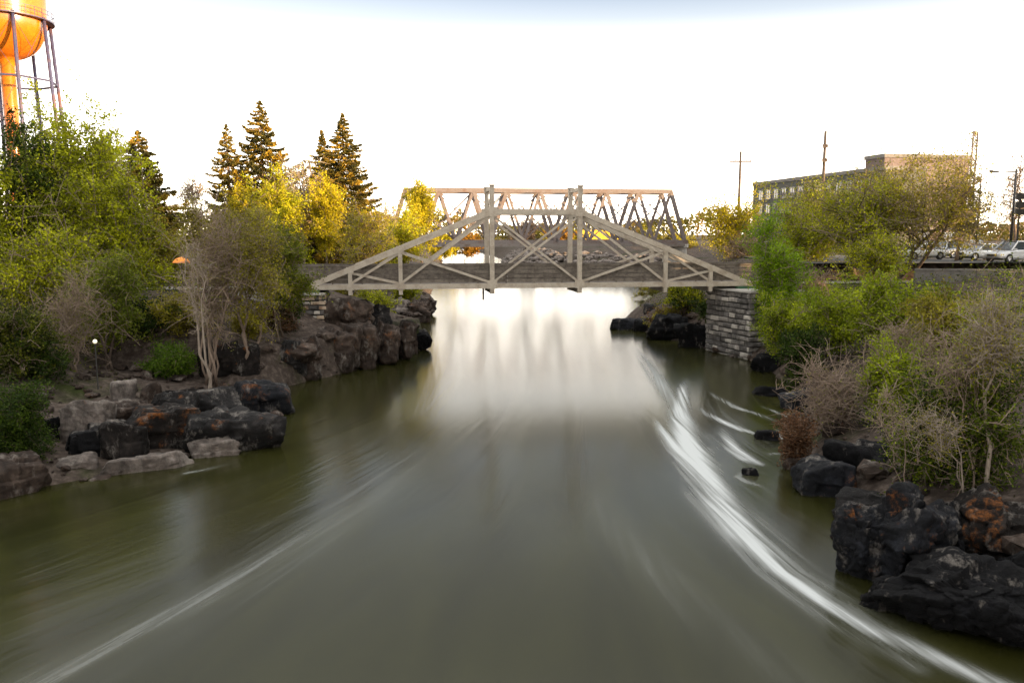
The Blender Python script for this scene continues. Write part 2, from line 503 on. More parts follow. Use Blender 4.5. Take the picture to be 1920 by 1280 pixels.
a = n.new('ShaderNodeAttribute'); a.attribute_name = 'flow'
sp = n.new('ShaderNodeSeparateXYZ'); l.new(a.outputs['Vector'], sp.inputs[0])
mp = n.new('ShaderNodeMapping'); mp.inputs['Scale'].default_value = (44, 0.13, 0)
l.new(a.outputs['Vector'], mp.inputs[0])
mp2 = n.new('ShaderNodeMapping'); mp2.inputs['Scale'].default_value = (7, 0.10, 0)
l.new(a.outputs['Vector'], mp2.inputs[0])
st = noise_node(n, l, 1.0, 5, 0.62, mp.outputs[0], 0.3)
st2 = noise_node(n, l, 1.0, 4, 0.6, mp2.outputs[0], 0.5)
mp3 = n.new('ShaderNodeMapping'); mp3.inputs['Scale'].default_value = (95, 0.22, 0); mp3.inputs['Location'].default_value = (3, 5, 0)
l.new(a.outputs['Vector'], mp3.inputs[0])
st3 = noise_node(n, l, 1.0, 4, 0.6, mp3.outputs[0], 0.4)
# silk: foam threads follow the flow
def mth(op, a_, b_, c_=None):
    q = n.new('ShaderNodeMath'); q.operation = op
    for i_, v_ in enumerate((a_, b_, c_)):
        if v_ is None: continue
        if isinstance(v_, (int, float)): q.inputs[i_].default_value = v_
        else: l.new(v_, q.inputs[i_])
    return q.outputs[0]
thr = mth('MULTIPLY_ADD', st.outputs[0], 2.0, -1.0)                   # silk threads along the flow
val = mth('MULTIPLY', sp.outputs['Z'], mth('MULTIPLY_ADD', thr, 1.9, 1.0))
mr = n.new('ShaderNodeMapRange'); mr.interpolation_type = 'SMOOTHSTEP'
l.new(val, mr.inputs['Value']); mr.inputs['From Min'].default_value = .05; mr.inputs['From Max'].default_value = 1.15
core = mth('MULTIPLY', mr.outputs[0], mth('MULTIPLY_ADD', st3.outputs[0], 1.3, .3))
veil = mth('MULTIPLY', sp.outputs['Z'], mth('MULTIPLY_ADD', st2.outputs[0], .9, -.1))
fm = n.new('ShaderNodeMath'); fm.operation = 'MULTIPLY_ADD'; fm.use_clamp = True
l.new(veil, fm.inputs[0]); fm.inputs[1].default_value = .4; l.new(core, fm.inputs[2])
silt = ramp_node(n, l, st2.outputs[0], [(0.3, (0.0105, 0.0106, 0.002)), (0.7, (0.024, 0.0242, 0.006))])
l.new(mixc(n, l, fm.outputs[0], silt.outputs[0], (0.40, 0.42, 0.42)), b.inputs['Base Color'])
rr = ramp_node(n, l, fm.outputs[0], [(0.0, g3(0.175)), (0.8, g3(0.75))])
l.new(rr.outputs[0], b.inputs['Roughness'])
b.inputs['IOR'].default_value = 1.45
bump(n, l, b, st2.outputs[0], 0.12, 0.25)
props(link('river', me, m), kind='structure')

# ------------------------------------------------------------------ near truss footbridge
ZB, ZT, ZTOP = 5.14, 10.28, 12.05
W = 3.2
HX = (3.13, 9.48, 12.9, 15.85)
def chord_z(x):
    x = abs(x)
    return ZT if x <= HX[0] else ZB + (ZT - ZB) * (HX[3] - x) / (HX[3] - HX[0])
br = thing('truss_bridge', 'beige steel truss footbridge with sloping top chords and timber railings over the river', 'bridge', BR_C, BR_A)
def member(name, p, q, w, h, parent=br, m='steel', up=(0, 0, 1)):
    k = MB(); k.bar(p, q, w, h, up); return k.build(name, M[m], parent)
for yi, yy in enumerate((0.0, W)):
    ch = MB()
    ch.bar((-HX[0], yy, ZT), (HX[0], yy, ZT), 0.30, 0.36)
    for i in range(5):
        ch.box((-HX[0] + (i + .5) * HX[0] * 2 / 5, yy - 0.155, ZT), (0.16, 0.02, 0.44))
    ch.build('top_chord', M['steel'], br)
    for s in (-1, 1):
        k = MB()
        k.bar((s * HX[0], yy, ZT), (s * HX[3], yy, ZB), 0.298, 0.38)
        k.build('inclined_chord', M['steel'], br)
    k = MB()
    k.bar((-HX[3] - .3, yy, ZB), (HX[3] + .3, yy, ZB), 0.26, 0.34)
    for i in range(12):
        x = -HX[3] + (i + 0.5) * HX[3] * 2 / 12
        k.box((x, yy - 0.135, ZB), (0.2, 0.02, 0.3))
    k.build('bottom_chord', M['steel'], br)
    for x in (-HX[2], -HX[1], -HX[0], HX[0], HX[1], HX[2]):
        tall = abs(x) == HX[0]
        k = MB()
        k.bar((x, yy - .01, ZB - 0.55), (x, yy - .01, ZTOP if tall else chord_z(x)), 0.31 if tall else .27, 0.31 if tall else .27)
        if tall:
            k.box((x, yy - .01, ZTOP + .04), (0.42, 0.42, 0.08))
            k.box((x, yy - .175, ZT), (0.75, 0.02, 0.62)); k.box((x, yy - .175, ZB + .1), (0.7, 0.02, 0.6))
            for j in range(9): k.box((x, yy - .172, ZB + .8 + j * .5), (0.2, 0.016, 0.08))
        else:
            k.box((x, yy - .155, chord_z(x) - .05), (0.5, 0.02, 0.42)); k.box((x, yy - .155, ZB), (0.5, 0.02, 0.42))
        k.build('post', M['steel'], br)
    P = [-HX[2], -HX[1], -HX[0], HX[0], HX[1], HX[2]]
    for i in range(5):
        x0, x1 = P[i], P[i + 1]
        for k_, (xa, xb) in enumerate(((x0, x1), (x1, x0))):
            thin = i == 2
            off = 0.045 if k_ else -0.045
            q = MB(); q.bar((xa, yy + off, ZB + .2), (xb, yy + off, chord_z(xb) - .22), 0.07, 0.17 if not thin else .15)
            q.build('diagonal', M['steel'], br)
for x in (-HX[0], HX[0]):
    k = MB()
    k.bar((x, 0.2, ZTOP - .18), (x, W - .2, ZTOP - .18), 0.2, 0.24)
    k.bar((x, .2, ZT), (x, W - .2, ZTOP - .4), 0.08, 0.1); k.bar((x, W - .2, ZT), (x, .2, ZTOP - .4), 0.08, 0.1)
    k.build('portal_frame', M['steel'], br)
for x in [-HX[3]] + P + [HX[3]]:
    member('floor_beam', (x, -.05, ZB - .36), (x, W + .05, ZB - .36), 0.2, 0.36, m='steel_dark')
k = MB()
for j in range(5): k.bar((-HX[3] - .2, .3 + j * .65, ZB - .08), (HX[3] + .2, .3 + j * .65, ZB - .08), .12, .22)
k.build('stringers', M['steel_dark'], br)
k = MB()
for i in range(150):
    x = -18 + i * .24
    k.box((x + .12, W / 2, ZB + .10), (.225, W - .36, .07 + .006 * (i % 3)))
k.build('deck', M['timber'], br)
for yy in (.19, W - .19):
    k = MB()
    for j in range(4):
        for i in range(9):
            xa = -18.2 + i * 4.05
            rnd = random.Random(i * 7 + j)
            k.box((xa + 2.0, yy + rnd.uniform(-.006, .006), ZB + .36 + j * .31 + rnd.uniform(-.012, .012)), (4.03, .045, .235))
    for i in range(19):
        k.box((-18.1 + i * 2.0, yy + (.07 if yy < 1 else -.07), ZB + .72), (.1, .09, 1.26))
    k.box((0, yy, ZB + 1.44), (36.6, .16, .07))
    k.build('railing', M['timber'], br)
k = MB()
for yy in (0, W):
    for s in (-1, 1):
        k = MB(); k.box((s * (HX[3] - .15), yy, ZB - .30), (1.5, .5, .22)); k.build('bearing_plate', M['green_steel'], br)

k = MB(); k.tube([(-HX[0] - .25, W + .2, ZB - .2), (-HX[0] - .25, W + .2, ZB - 1.25)], .07, 8)
k.build('hanging_pipe', M['steel_dark'], br)

# ------------------------------------------------------------------ stone piers, course by course
def pier(name, label, corners, z0, z1, course, bl, mt, seed, cap=None, battered=0.0):
    """corners: plan polygon counter-clockwise; blocks are laid round a dark mortar core"""
    rnd = random.Random(seed)
    c = sum((Vector(p) for p in corners), Vector((0, 0))) / len(corners)
    root = thing(name, label, 'bridge pier', (c.x, c.y, z0))
    core, st_ = MB(), MB()
    nn = len(corners)
    ins = [c + (Vector(p) - c) * .955 for p in corners]
    core.add([(p.x, p.y, z0) for p in ins] + [(p.x, p.y, z1) for p in ins],
             [tuple(range(nn - 1, -1, -1)), tuple(range(nn, 2 * nn))] + [(i, (i + 1) % nn, nn + (i + 1) % nn, nn + i) for i in range(nn)])
    nc = int((z1 - z0) / course)
    ch = (z1 - z0) / nc
    for ci in range(nc):
        for e in range(nn):
            p, q = Vector(corners[e]), Vector(corners[(e + 1) % nn])
            L = (q - p).length; d = (q - p) / L
            nrm = Vector((d.y, -d.x))
            xx = 0.0
            while xx < L - .02:
                w_ = min(rnd.uniform(.6, 1.5) * bl, L - xx)
                if L - xx - w_ < .25 * bl: w_ = L - xx
                pr = rnd.uniform(-.07, .09); hh = ch - rnd.uniform(.05, .13); mi_ = rnd.choice((0, 0, 1, 2, 2))
                a0, a1 = xx + .012, xx + w_ - rnd.uniform(.02, .05)
                zb = z0 + ci * ch + rnd.uniform(0, .02); zt = zb + hh
                dep = .35
                jit = lambda: rnd.uniform(-.02, .02)
                vs = []
                for dd_ in (-dep, pr):
                    for (aa, zz) in ((a0, zb), (a1, zb), (a1, zt), (a0, zt)):
                        pp = p + d * (aa + jit()) + nrm * (dd_ + (jit() if dd_ > -.2 else 0))
                        vs.append((pp.x, pp.y, zz + jit() * .6))
                mid = p + d * ((a0 + a1) / 2) + nrm * (pr + rnd.uniform(.02, .06))
                vs.append((mid.x, mid.y, (zb + zt) / 2 + jit()))
                st_.add(vs, [(3, 2, 1, 0), (0, 1, 5, 4), (1, 2, 6, 5), (2, 3, 7, 6), (3, 0, 4, 7), (4, 5, 8), (5, 6, 8), (6, 7, 8), (7, 4, 8)], mi_)
                xx += w_
    core.build('core', M['mortar'], root, (c.x, c.y, z0))
    st_.build('stonework', [M[mt], M['stone_light'], M['stone_dark']], root, (c.x, c.y, z0))
    if cap:
        k = MB()
        cp = [c + (Vector(p) - c) * 1.06 for p in corners]
        k.add([(p.x, p.y, z1 + .004) for p in cp] + [(p.x, p.y, z1 + cap) for p in cp],
              [tuple(range(nn - 1, -1, -1)), tuple(range(nn, 2 * nn))] + [(i, (i + 1) % nn, nn + (i + 1) % nn, nn + i) for i in range(nn)])
        k.build('cap_stone', M['concrete'], root, (c.x, c.y, z0))
    return root
pier('stone_pier', 'tall rough stone block pier standing in the water under the right end of the footbridge',
     [(16.6, 55.9), (20.6, 57.2), (19.0, 62.4), (14.75, 60.9)], -.6, 4.66, .37, .8, 'stone', 3, .12)
ca, sa = math.cos(BR_A), math.sin(BR_A)
def brp(x, y): return (BR_C.x + x * ca - y * sa, BR_C.y + x * sa + y * ca)
pier('stone_pier', 'short brown and white stone pier on the rock ledge under the footbridge',
     [brp(-16.0, -.9), brp(-14.6, -.9), brp(-14.6, W + .5), brp(-16.0, W + .5)], 1.8, 4.66, .3, .55, 'stone_brown', 4, .12)

# paths to the bridge: sheets following the level strips
def strip(name, pts, w, mt, dz=.05):
    vs, fs = [], []
    for i, p in enumerate(pts):
        d = (Vector(pts[min(i + 1, len(pts) - 1)]) - Vector(pts[max(i - 1, 0)])).normalized()
        nn = Vector((-d.y, d.x))
        for a_ in (-1, -.5, 0, .5, 1):
            q = Vector(p) + nn * (w / 2 * a_)
            vs.append((q.x, q.y, gz(q.x, q.y) + dz))
    for i in range(len(pts) - 1):
        for j in range(4): fs.append((i * 5 + j, i * 5 + j + 1, i * 5 + j + 6, i * 5 + j + 5))
    k = MB(); k.add(vs, fs)
    return props(k.build(name, M[mt], smooth=True), kind='structure')
strip('path', [brp(-x, 1.6) for x in np.arange(18, 58, 1.5)][::-1], 3.0, 'path', .06)
strip('pavement', [brp(x, 1.6) for x in np.arange(18, 58, 1.5)], 3.0, 'path', .06)
k = MB()
k.add([(23.5, 63.5, 6.46), (70, 68, 6.46), (70, 90, 6.46), (23.5, 88, 6.46)], [(0, 1, 2, 3)])
props(k.build('car_park', M['asphalt']), kind='structure')

# ------------------------------------------------------------------ railway bridge beyond
RC = Vector((4.9, 141.0, 0)); RA = R(7.0)
rb = thing('railway_bridge', 'long rust-grey railway truss bridge with zigzag girders behind the footbridge', 'railway bridge', RC, RA)
RZB, RZT, RW, RH = 7.4, 16.2, 5.4, 25.4
NP = 8
for yy in (0.0, RW):
    top = [-RH + 2.2 + i * (2 * RH - 4.4) / NP for i in range(NP + 1)]
    bot = [-RH - .6] + [(top[i] + top[i + 1]) / 2 for i in range(NP)] + [RH + .6]
    k = MB(); k.bar((top[0] - .2, yy, RZT), (top[-1] + .2, yy, RZT), .6, .75); k.build('top_chord', M['rust_steel'], rb)
    k = MB(); k.bar((bot[0] - .5, yy, RZB), (bot[-1] + .5, yy, RZB), .5, .7); k.build('bottom_chord', M['rust_steel'], rb)
    for i in range(NP + 1):
        for j, (bx) in enumerate((bot[i], bot[i + 1])):
            end = (i == 0 and j == 0) or (i == NP and j == 1)
            k = MB()
            if end:
                k.bar((bx, yy, RZB), (top[i], yy, RZT), .6, .6); k.build('end_post', M['rust_steel'], rb)
            else:
                wd = .62 if (i + j) % 2 else .46
                k.bar((bx, yy - .1, RZB), (top[i], yy - .1, RZT), wd * .5, wd)
                k.bar((bx, yy + .14, RZB), (top[i], yy + .14, RZT), wd * .35, wd * .8)
                k.build('diagonal', M['rust_steel'], rb)
for yy in (0.0, RW):
    for i in range(NP):
        k = MB(); k.bar((top[i], yy + .3, RZT - .2), (bot[i + 2] if i + 2 < len(bot) else bot[-1], yy + .3, RZB + .2), .12, .2)
        k.build('counter_brace', M['rust_steel'], rb)
        k = MB(); k.bar((top[i + 1], yy + .36, RZT - .2), (bot[i], yy + .36, RZB + .2), .12, .2)
        k.build('counter_brace', M['rust_steel'], rb)
for x in top:
    k = MB(); k.bar((x, .3, RZT), (x, RW - .3, RZT), .25, .3); k.build('cross_strut', M['rust_steel'], rb)
k = MB()
k.box((0, RW / 2, RZB - .55), (2 * RH + 1, RW + .8, .5))
k.build('track_deck', M['steel_dark'], rb)
for s in (-1, 1):
    k = MB(); k.lathe((s * (RH - .3), RW / 2, -1), [(0, 0), (2.6, 0), (2.1, 7.4), (2.4, 7.4), (2.4, 8.08), (0, 8.08)], 16)
    k.build('pier', M['concrete'], rb)
# ------------------------------------------------------------------ foliage
def quads_mesh(name, V, C):
    """V (N,4,3) corner positions, C (N,3) leaf colours"""
    N = len(V)
    me = bpy.data.meshes.new(name)
    me.vertices.add(N * 4); me.vertices.foreach_set('co', V.reshape(-1))
    me.loops.add(N * 4); me.loops.foreach_set('vertex_index', np.arange(N * 4))
    me.polygons.add(N); me.polygons.foreach_set('loop_start', np.arange(0, N * 4, 4))
    me.update(calc_edges=True)
    a = me.attributes.new('Col', 'FLOAT_COLOR', 'FACE')
    a.data.foreach_set('color', np.concatenate([C, np.ones((N, 1))], 1).reshape(-1))
    return me
def unit(a): return a / np.maximum(np.linalg.norm(a, axis=1, keepdims=True), 1e-9)
def leaves(rs, P, size, pal, cl, ratio=0.6, dirs=None, up=0.0):
    N = len(P)
    a = unit(rs.normal(size=(N, 3))) if dirs is None else unit(dirs + rs.normal(size=(N, 3)) * .25)
    b = unit(np.cross(a, rs.normal(size=(N, 3)) + np.array([0, 0, up])))
    s = size * rs.uniform(.6, 1.35, (N, 1))
    V = np.stack([P - a * s / 2, P + b * s * ratio / 2, P + a * s / 2, P - b * s * ratio / 2], 1)
    pal = np.array(pal)
    k = rs.rand(cl.max() + 1) if len(cl) else np.zeros(1)
    t = np.clip(k[cl] * .75 + rs.rand(N) * .35 - .05, 0, .999) * (len(pal) - 1)
    i = t.astype(int); f = (t - i)[:, None]
    C = pal[i] * (1 - f) + pal[np.minimum(i + 1, len(pal) - 1)] * f
    C = C * rs.uniform(.75, 1.25, (N, 1))
    return V, C

GREEN = [(.05, .06, .005), (.17, .19, .006), (.31, .33, .009), (.46, .46, .014)]
OLIVE = [(.07, .06, .012), (.16, .14, .013), (.25, .225, .018), (.34, .30, .03)]
VIVID = [(.08, .14, .004), (.15, .25, .006), (.23, .34, .010)]
FRESH = [(.05, .07, .004), (.13, .17, .006), (.24, .30, .010), (.34, .38, .014)]
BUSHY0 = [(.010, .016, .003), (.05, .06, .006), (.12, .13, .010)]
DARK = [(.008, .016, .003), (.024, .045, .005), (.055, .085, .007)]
YELLOW = [(.20, .19, .008), (.36, .31, .010), (.50, .40, .012)]
BROWNISH = [(.15, .11, .07), (.18, .15, .05), (.15, .17, .025)]
RED = [(.07, .035, .02), (.12, .06, .03), (.16, .09, .05)]

def bez(p, c, q, n, rnd, j):
    out = []
    for i in range(n + 1):
        t = i / n
        v = p * (1 - t) ** 2 + c * 2 * t * (1 - t) + q * t * t
        if 0 < i < n: v = v + Vector((rnd.gauss(0, j), rnd.gauss(0, j), rnd.gauss(0, j)))
        out.append(v)
    return out
def along(path, t):
    k = t * (len(path) - 1); i = min(int(k), len(path) - 2)
    return path[i].lerp(path[i + 1], k - i)

def hit(px, py):
    d = ray(px, py); o = Vector((0, 0, CAMZ))
    t = np.linspace(8, 140, 1400)
    P = np.array(o)[None] + t[:, None] * np.array(d)[None]
    k = np.argmax(P[:, 2] < np.maximum(ground(P[:, 0], P[:, 1], False), 0.02))
    return P[k] if k > 0 else P[-1]
def tree(label, px, Y, top, bot, hw, pal=GREEN, leaf=(12, .17), n=(13, 7, 6), trunk=.16, stems=1, base_px=None, bark='bark',
         twig=.014, name='leafy_tree', cat='tree', group=None, seed=None, depth=1.0, up=.25, low=.25, spread=.3, base_z=None, dy=0, tips=0.7, hug=False):
    if leaf[0] >= 4: leaf = (int(leaf[0] * 2.7), leaf[1] * 1.03)
    if hug: Y = hit(px, bot)[1] + hw * Y / F * .45; twig *= .95
    elif Y > 45: twig *= 1.35
    seed = seed if seed is not None else int(px * 7 + Y * 13 + top)
    rnd = random.Random(seed); rs = np.random.RandomState(seed % 99991)
    zt, zb = at(px, top, Y).z, at(px, bot, Y).z
    X0 = at(px, (top + bot) / 2, Y).x
    rx = hw * Y / F; rz = (zt - zb) / 2; ry = rx * depth
    bx = at(base_px, bot, Y).x if base_px is not None else X0
    bz = gz(bx, Y + dy) - .15 if base_z is None else base_z
    base = Vector((bx, Y + dy, bz))
    C = Vector((X0, Y, (zt + zb) / 2))
    root = thing(name, label, cat, base, 0, group)
    T, B = MB(), MB()
    so = seed * .37
    def shell(lo, hi):
        while True:
            d = Vector((rnd.gauss(0, 1), rnd.gauss(0, 1), rnd.gauss(.15, 1)))
            if d.length > 1e-3: break
        d.normalize()
        lobe = .82 + .45 * noise.noise(d * 1.9 + Vector((so, 0, 0)))
        r = rnd.uniform(lo, hi) * lobe
        return C + Vector((d.x * rx * r, d.y * ry * r, d.z * rz * r))
    st = []
    H = max(zt - bz, .5)
    for i in range(stems):
        if stems == 1:
            b0 = base; tgt = C + Vector((rnd.uniform(-.2, .2) * rx, 0, rz * .5))
        else:
            b0 = base + Vector((rnd.gauss(0, .05 * rx + .1), rnd.gauss(0, .05 * rx + .1), 0))
            tgt = C + Vector((rnd.uniform(-.75, .75) * rx, rnd.uniform(-.6, .6) * ry, rnd.uniform(.1, .8) * rz))
        mid = b0.lerp(tgt, .5); mid.x = b0.x + (tgt.x - b0.x) * .3; mid.y = b0.y + (tgt.y - b0.y) * .3
        path = bez(b0, mid, tgt, 7, rnd, .03 * H * .5)
        r0 = trunk * (1 if stems == 1 else rnd.uniform(.6, 1))
        rad = [r0 * (1.25 if k == 0 else (1 - .8 * k / 7)) for k in range(8)]
        T.tube(path, rad, 7)
        st.append((path, r0))
    P, CL, cid = [], [], 0
    R_ = min(rx, rz)
    for i in range(n[0]):
        tgt = shell(.5, 1.0)
        path, r0 = st[rnd.randrange(len(st))]
        hor = math.hypot(tgt.x - path[-1].x, tgt.y - path[-1].y)
        want = tgt.z - hor * rnd.uniform(.4, 1.0)
        t = min(max((want - base.z) / max(path[-1].z - base.z, .1), low), .97)
        p = along(path, t)
        c = p.lerp(tgt, .45) + Vector((0, 0, (tgt - p).length * up * rnd.uniform(.2, 1)))
        rl = r0 * (1 - .75 * t) * rnd.uniform(.45, .7)
        lp = bez(p, c, tgt, 5, rnd, .025 * (tgt - p).length)
        T.tube(lp, [max(rl * (1 - .8 * k / 5), twig) for k in range(6)], 5, False)
        for j in range(n[1]):
            cid += 1
            u_ = rnd.uniform(.3, 1.0)
            p1 = along(lp, u_)
            o = Vector((rnd.gauss(0, 1) * rx, rnd.gauss(0, 1) * ry, (rnd.gauss(0, 1) + .25) * rz)) * spread
            q1 = p1 + o
            sp_ = bez(p1, p1.lerp(q1, .5) + Vector((0, 0, o.length * .15)), q1, 3, rnd, .03 * o.length)
            B.tube(sp_, [max(rl * .35 * (1 - .25 * k), twig) for k in range(4)], 3, False)
            for k in range(n[2]):
                p2 = along(sp_, rnd.uniform(.15, 1))
                q2 = p2 + Vector((rnd.gauss(0, 1), rnd.gauss(0, 1), rnd.gauss(.35, .9))) * (.16 * R_ + .12)
                B.tube([p2, p2.lerp(q2, .55) + Vector((rnd.gauss(0, .04), rnd.gauss(0, .04), .03)), q2], [twig, twig * .8, twig * .45], 3, False)
                for _ in range(leaf[0]):
                    f_ = rnd.random() ** tips
                    w = p2.lerp(q2, f_); s = .045 * R_ + .06
                    P.append((w.x + rnd.gauss(0, s), w.y + rnd.gauss(0, s), w.z + rnd.gauss(0, s)))
                    CL.append(cid)
    T.build('trunk', M[bark], root, base, True)
    B.build('branches', M['bark_pink' if bark == 'bark' and tuple(pal[0]) != DARK[0] else bark], root, base)
    if P:
        V, Cc = leaves(rs, np.array(P) - np.array(base), leaf[1], pal, np.array(CL))
        link('crown', quads_mesh('crown', V, Cc), M['leaf'], root)
    return root

def conifer(label, px, Y, top, hw, base_z=None, dens=1.0, pal=None, seed=1, group='tall conifers behind the left bank', trunk=.28, lvl=.42, droop=.3):
    pal = pal or [(.028, .033, .010), (.11, .088, .015), (.38, .235, .022)]  # orange end puts the golden sunlight into the needle colour
    rnd = random.Random(seed); rs = np.random.RandomState(seed)
    a = at(px, top, Y)
    bz = gz(a.x, Y) - .2 if base_z is None else base_z
    base = Vector((a.x, Y, bz)); H = a.z - bz; Rr = hw * Y / F
    root = thing('conifer', label, 'conifer', base, 0, group)
    T, B = MB(), MB()
    T.tube([Vector((rnd.gauss(0, .04), rnd.gauss(0, .04), H * k / 8)) + (Vector((0, 0, 0))) for k in range(9)], [trunk * (1 - .97 * k / 8) + .01 for k in range(9)], 7)
    P, D, CL, cid = [], [], [], 0
    nb = int(H / lvl * 7.5)
    ga = 0.0
    for i in range(nb):
        f = 1 - (.08 + .915 * (i + rnd.random()) / nb)
        ga += 2.4 + rnd.gauss(0, .3)
        z = H * (1 - f)
        lob = .8 + .5 * noise.noise(Vector((math.cos(ga) * 1.2, math.sin(ga) * 1.2, z * .35 + seed)))
        L = Rr * 2.35 * (min(f / .85, 1.0) ** .88) * rnd.uniform(.6, 1.12) * lob + .06
        cid += 1
        d = Vector((math.cos(ga), math.sin(ga), 0))
        p0 = Vector((0, 0, z))
        dr_ = droop * (1 - .6 * (1 - f))
        tip = p0 + d * L + Vector((0, 0, -dr_ * L * rnd.uniform(-.1, .7)))
        c = p0 + d * L * .55 + Vector((0, 0, -dr_ * L * 1.1))
        if f < .03: tip = p0 + d * L * .8 + Vector((0, 0, L * .5)); c = p0.lerp(tip, .5)
        path = bez(p0, c, tip, 5, rnd, .01)
        B.tube(path, [.05 * (1 - .75 * k / 5) * min(1, L / 1.5) + .006 for k in range(6)], 4, False)
        side = Vector((-d.y, d.x, 0))
        for _ in range(int((8 + 62 * L) * dens)):
            u_ = rnd.uniform(.1, 1.0) ** .85
            p = along(path, u_)
            w = rnd.gauss(0, .5) * L * .34 * (1.15 - u_)
            q = p + side * w + Vector((0, 0, -abs(w) * .3 - abs(rnd.gauss(0, .09)) * (L * .4 + .1))) + d * abs(w) * .4
            P.append(tuple(q)); CL.append(cid)
            D.append(tuple(d * .7 + side * (.7 if w > 0 else -.7) + Vector((0, 0, rnd.uniform(-1.1, .2)))))
    T.build('trunk', M['bark_pink'], root, smooth=True)
    B.build('branches', M['bark_pink'], root)
    V, C = leaves(rs, np.array(P), .36, pal, np.array(CL), .34, np.array(D))
    link('crown', quads_mesh('crown', V, C), M['needle'], root)
    return root

# ---- conifers
GC = 'tall conifers behind the left bank'
conifer('tallest dark conifer with ragged open boughs, left of the pale bare tree', 487, 94, 188, 64, seed=21, dens=1.15, droop=.55, lvl=.55)
conifer('thin sparse dark conifer left of the tallest conifer', 424, 92, 232, 40, seed=22, dens=.9, droop=.55, lvl=.55)
conifer('narrow rust-topped conifer just left of the pointed conifer by the footbridge', 603, 101, 243, 34, seed=23, lvl=.45)
conifer('pointed dense conifer nearest to the footbridge, lit orange on its right side', 642, 96, 212, 54, seed=24, lvl=.42)
conifer('broad dark conifer with a straight slope rising behind the left bank thicket', 258, 78, 245, 66, seed=25, lvl=.42, dens=1.0)

# ---- left bank trees
GL = 'leafy trees of the left bank thicket'
tree('wide green tree at the left frame edge, in front of the water tower legs', 30, 50, 345, 640, 150, GREEN, (13, .17), (17, 8, 6), .2, group=GL, low=.15)
tree('tall rounded green tree right of the water tower', 165, 55, 205, 560, 112, GREEN, (12, .18), (17, 8, 6), .22, group=GL)
tree('dark green tree overlapping the orange riser pipe of the water tower', 46, 52, 205, 560, 72, DARK + [(.10, .13, .012), (.2, .22, .012)], (12, .17), (14, 6, 6), .2, group=GL)
tree('twiggy half-bare tree top between the rounded green tree and the broad conifer', 212, 64, 236, 500, 45, OLIVE, (4, .16), (14, 7, 7), .16, group=GL)
tree('bright green bushy tree in the middle of the left thicket', 222, 51, 325, 620, 92, GREEN, (12, .17), (16, 8, 6), .18, group=GL, low=.15)
tree('olive tree hiding the foot of the broad conifer', 318, 60, 420, 600, 66, OLIVE, (9, .17), (13, 7, 6), .14, group=GL)
tree('green willow leaning over the bank below the rounded tree', 110, 46, 430, 650, 120, GREEN, (10, .15), (15, 8, 6), .14, stems=3, group=GL, low=.1)
tree('light green low tree behind the juniper mound', 205, 43, 470, 650, 75, [(.06, .08, .01), (.11, .14, .012), (.17, .19, .02)], (10, .13), (13, 7, 6), .1, stems=3, group=GL, low=.1)
tree('dense green tree crowding the right side of the water tower legs', 100, 57, 222, 560, 78, GREEN, (11, .2), (18, 8, 6), .2, group=GL)
tree('green tree filling the gap between the rounded tree and the twiggy tree top', 190, 59, 240, 560, 55, GREEN, (11, .2), (17, 8, 6), .2, group=GL)
tree('olive green tree before the straight slope of the broad conifer', 262, 62, 400, 560, 50, OLIVE, (11, .19), (15, 8, 6), .15, group=GL)
tree('tall leafy unseen tree added outside the left frame edge to block the tank reflection', -75, 47, 60, 600, 70, GREEN, (12, .22), (18, 8, 7), .25, group=GL)  # unseen, added to keep the tank's reflection off the near water
tree('green bush filling the foot of the thicket behind the garden lamp', 190, 42, 540, 668, 70, GREEN, (10, .13), (14, 7, 5), .07, 4, group=GL, low=.05, hug=True)
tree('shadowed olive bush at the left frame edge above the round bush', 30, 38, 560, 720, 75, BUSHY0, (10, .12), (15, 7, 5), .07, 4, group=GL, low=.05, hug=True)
tree('leafy bush under the grey-brown bare shrubs beside the bridge path', 350, 45, 540, 640, 62, OLIVE, (9, .12), (14, 7, 5), .07, 4, group=GL, low=.05, hug=True)
GB = 'brown leafless shrubs of the left bank'
tree('pinkish brown bare shrub on the stony slope at the far left', 130, 38, 500, 705, 85, BROWNISH, (2, .09), (18, 8, 7), .06, 5, None, 'bark_pink', .012, 'bare_shrub', 'shrub', GB, low=.15, up=.1, hug=True)
tree('tall grey-brown bare shrub with pale thin stems beside the pale leaning trunk', 410, 43, 385, 640, 78, BROWNISH, (3, .10), (22, 8, 7), .09, 6, 395, 'bark_pink', .014, 'bare_shrub', 'shrub', GB, low=.25, up=.1)
tree('brown and green half-leafed tree with a pale forked trunk above the rock ledge', 478, 45, 398, 620, 70, OLIVE, (5, .12), (18, 8, 6), .11, 3, 455, 'bark_pink', .013, 'leafy_tree', 'tree', GB, low=.3)
tree('slim pale tree leaning left out of the boulders', 372, 36.5, 440, 640, 38, BROWNISH, (2, .09), (9, 6, 6), .085, 2, 378, 'bark_pale', .011, 'bare_tree', 'tree', GB, low=.45)
tree('bright yellow-green tree against the left end of the footbridge', 528, 49, 415, 585, 58, [(.07, .09, .008), (.13, .15, .012), (.19, .20, .02)], (12, .13), (14, 8, 6), .1, 2, None, 'bark', group=GL, low=.15)
tree('dusky olive tree above the bridge approach', 455, 62, 372, 520, 75, OLIVE, (7, .15), (14, 7, 6), .13, group=GL)
tree('grey twiggy tree between the broad conifer and the sparse conifer', 370, 72, 385, 510, 60, OLIVE, (5, .16), (13, 7, 6), .13, group=GL)
tree('low bright green juniper mound on the stony slope', 318, 38.5, 640, 715, 50, [(.03, .06, .006), (.06, .11, .008), (.10, .16, .01)], (16, .11), (14, 8, 5), .06, 5, None, 'bark', .012, 'juniper_shrub', 'shrub', None, low=.05, up=0, hug=True)
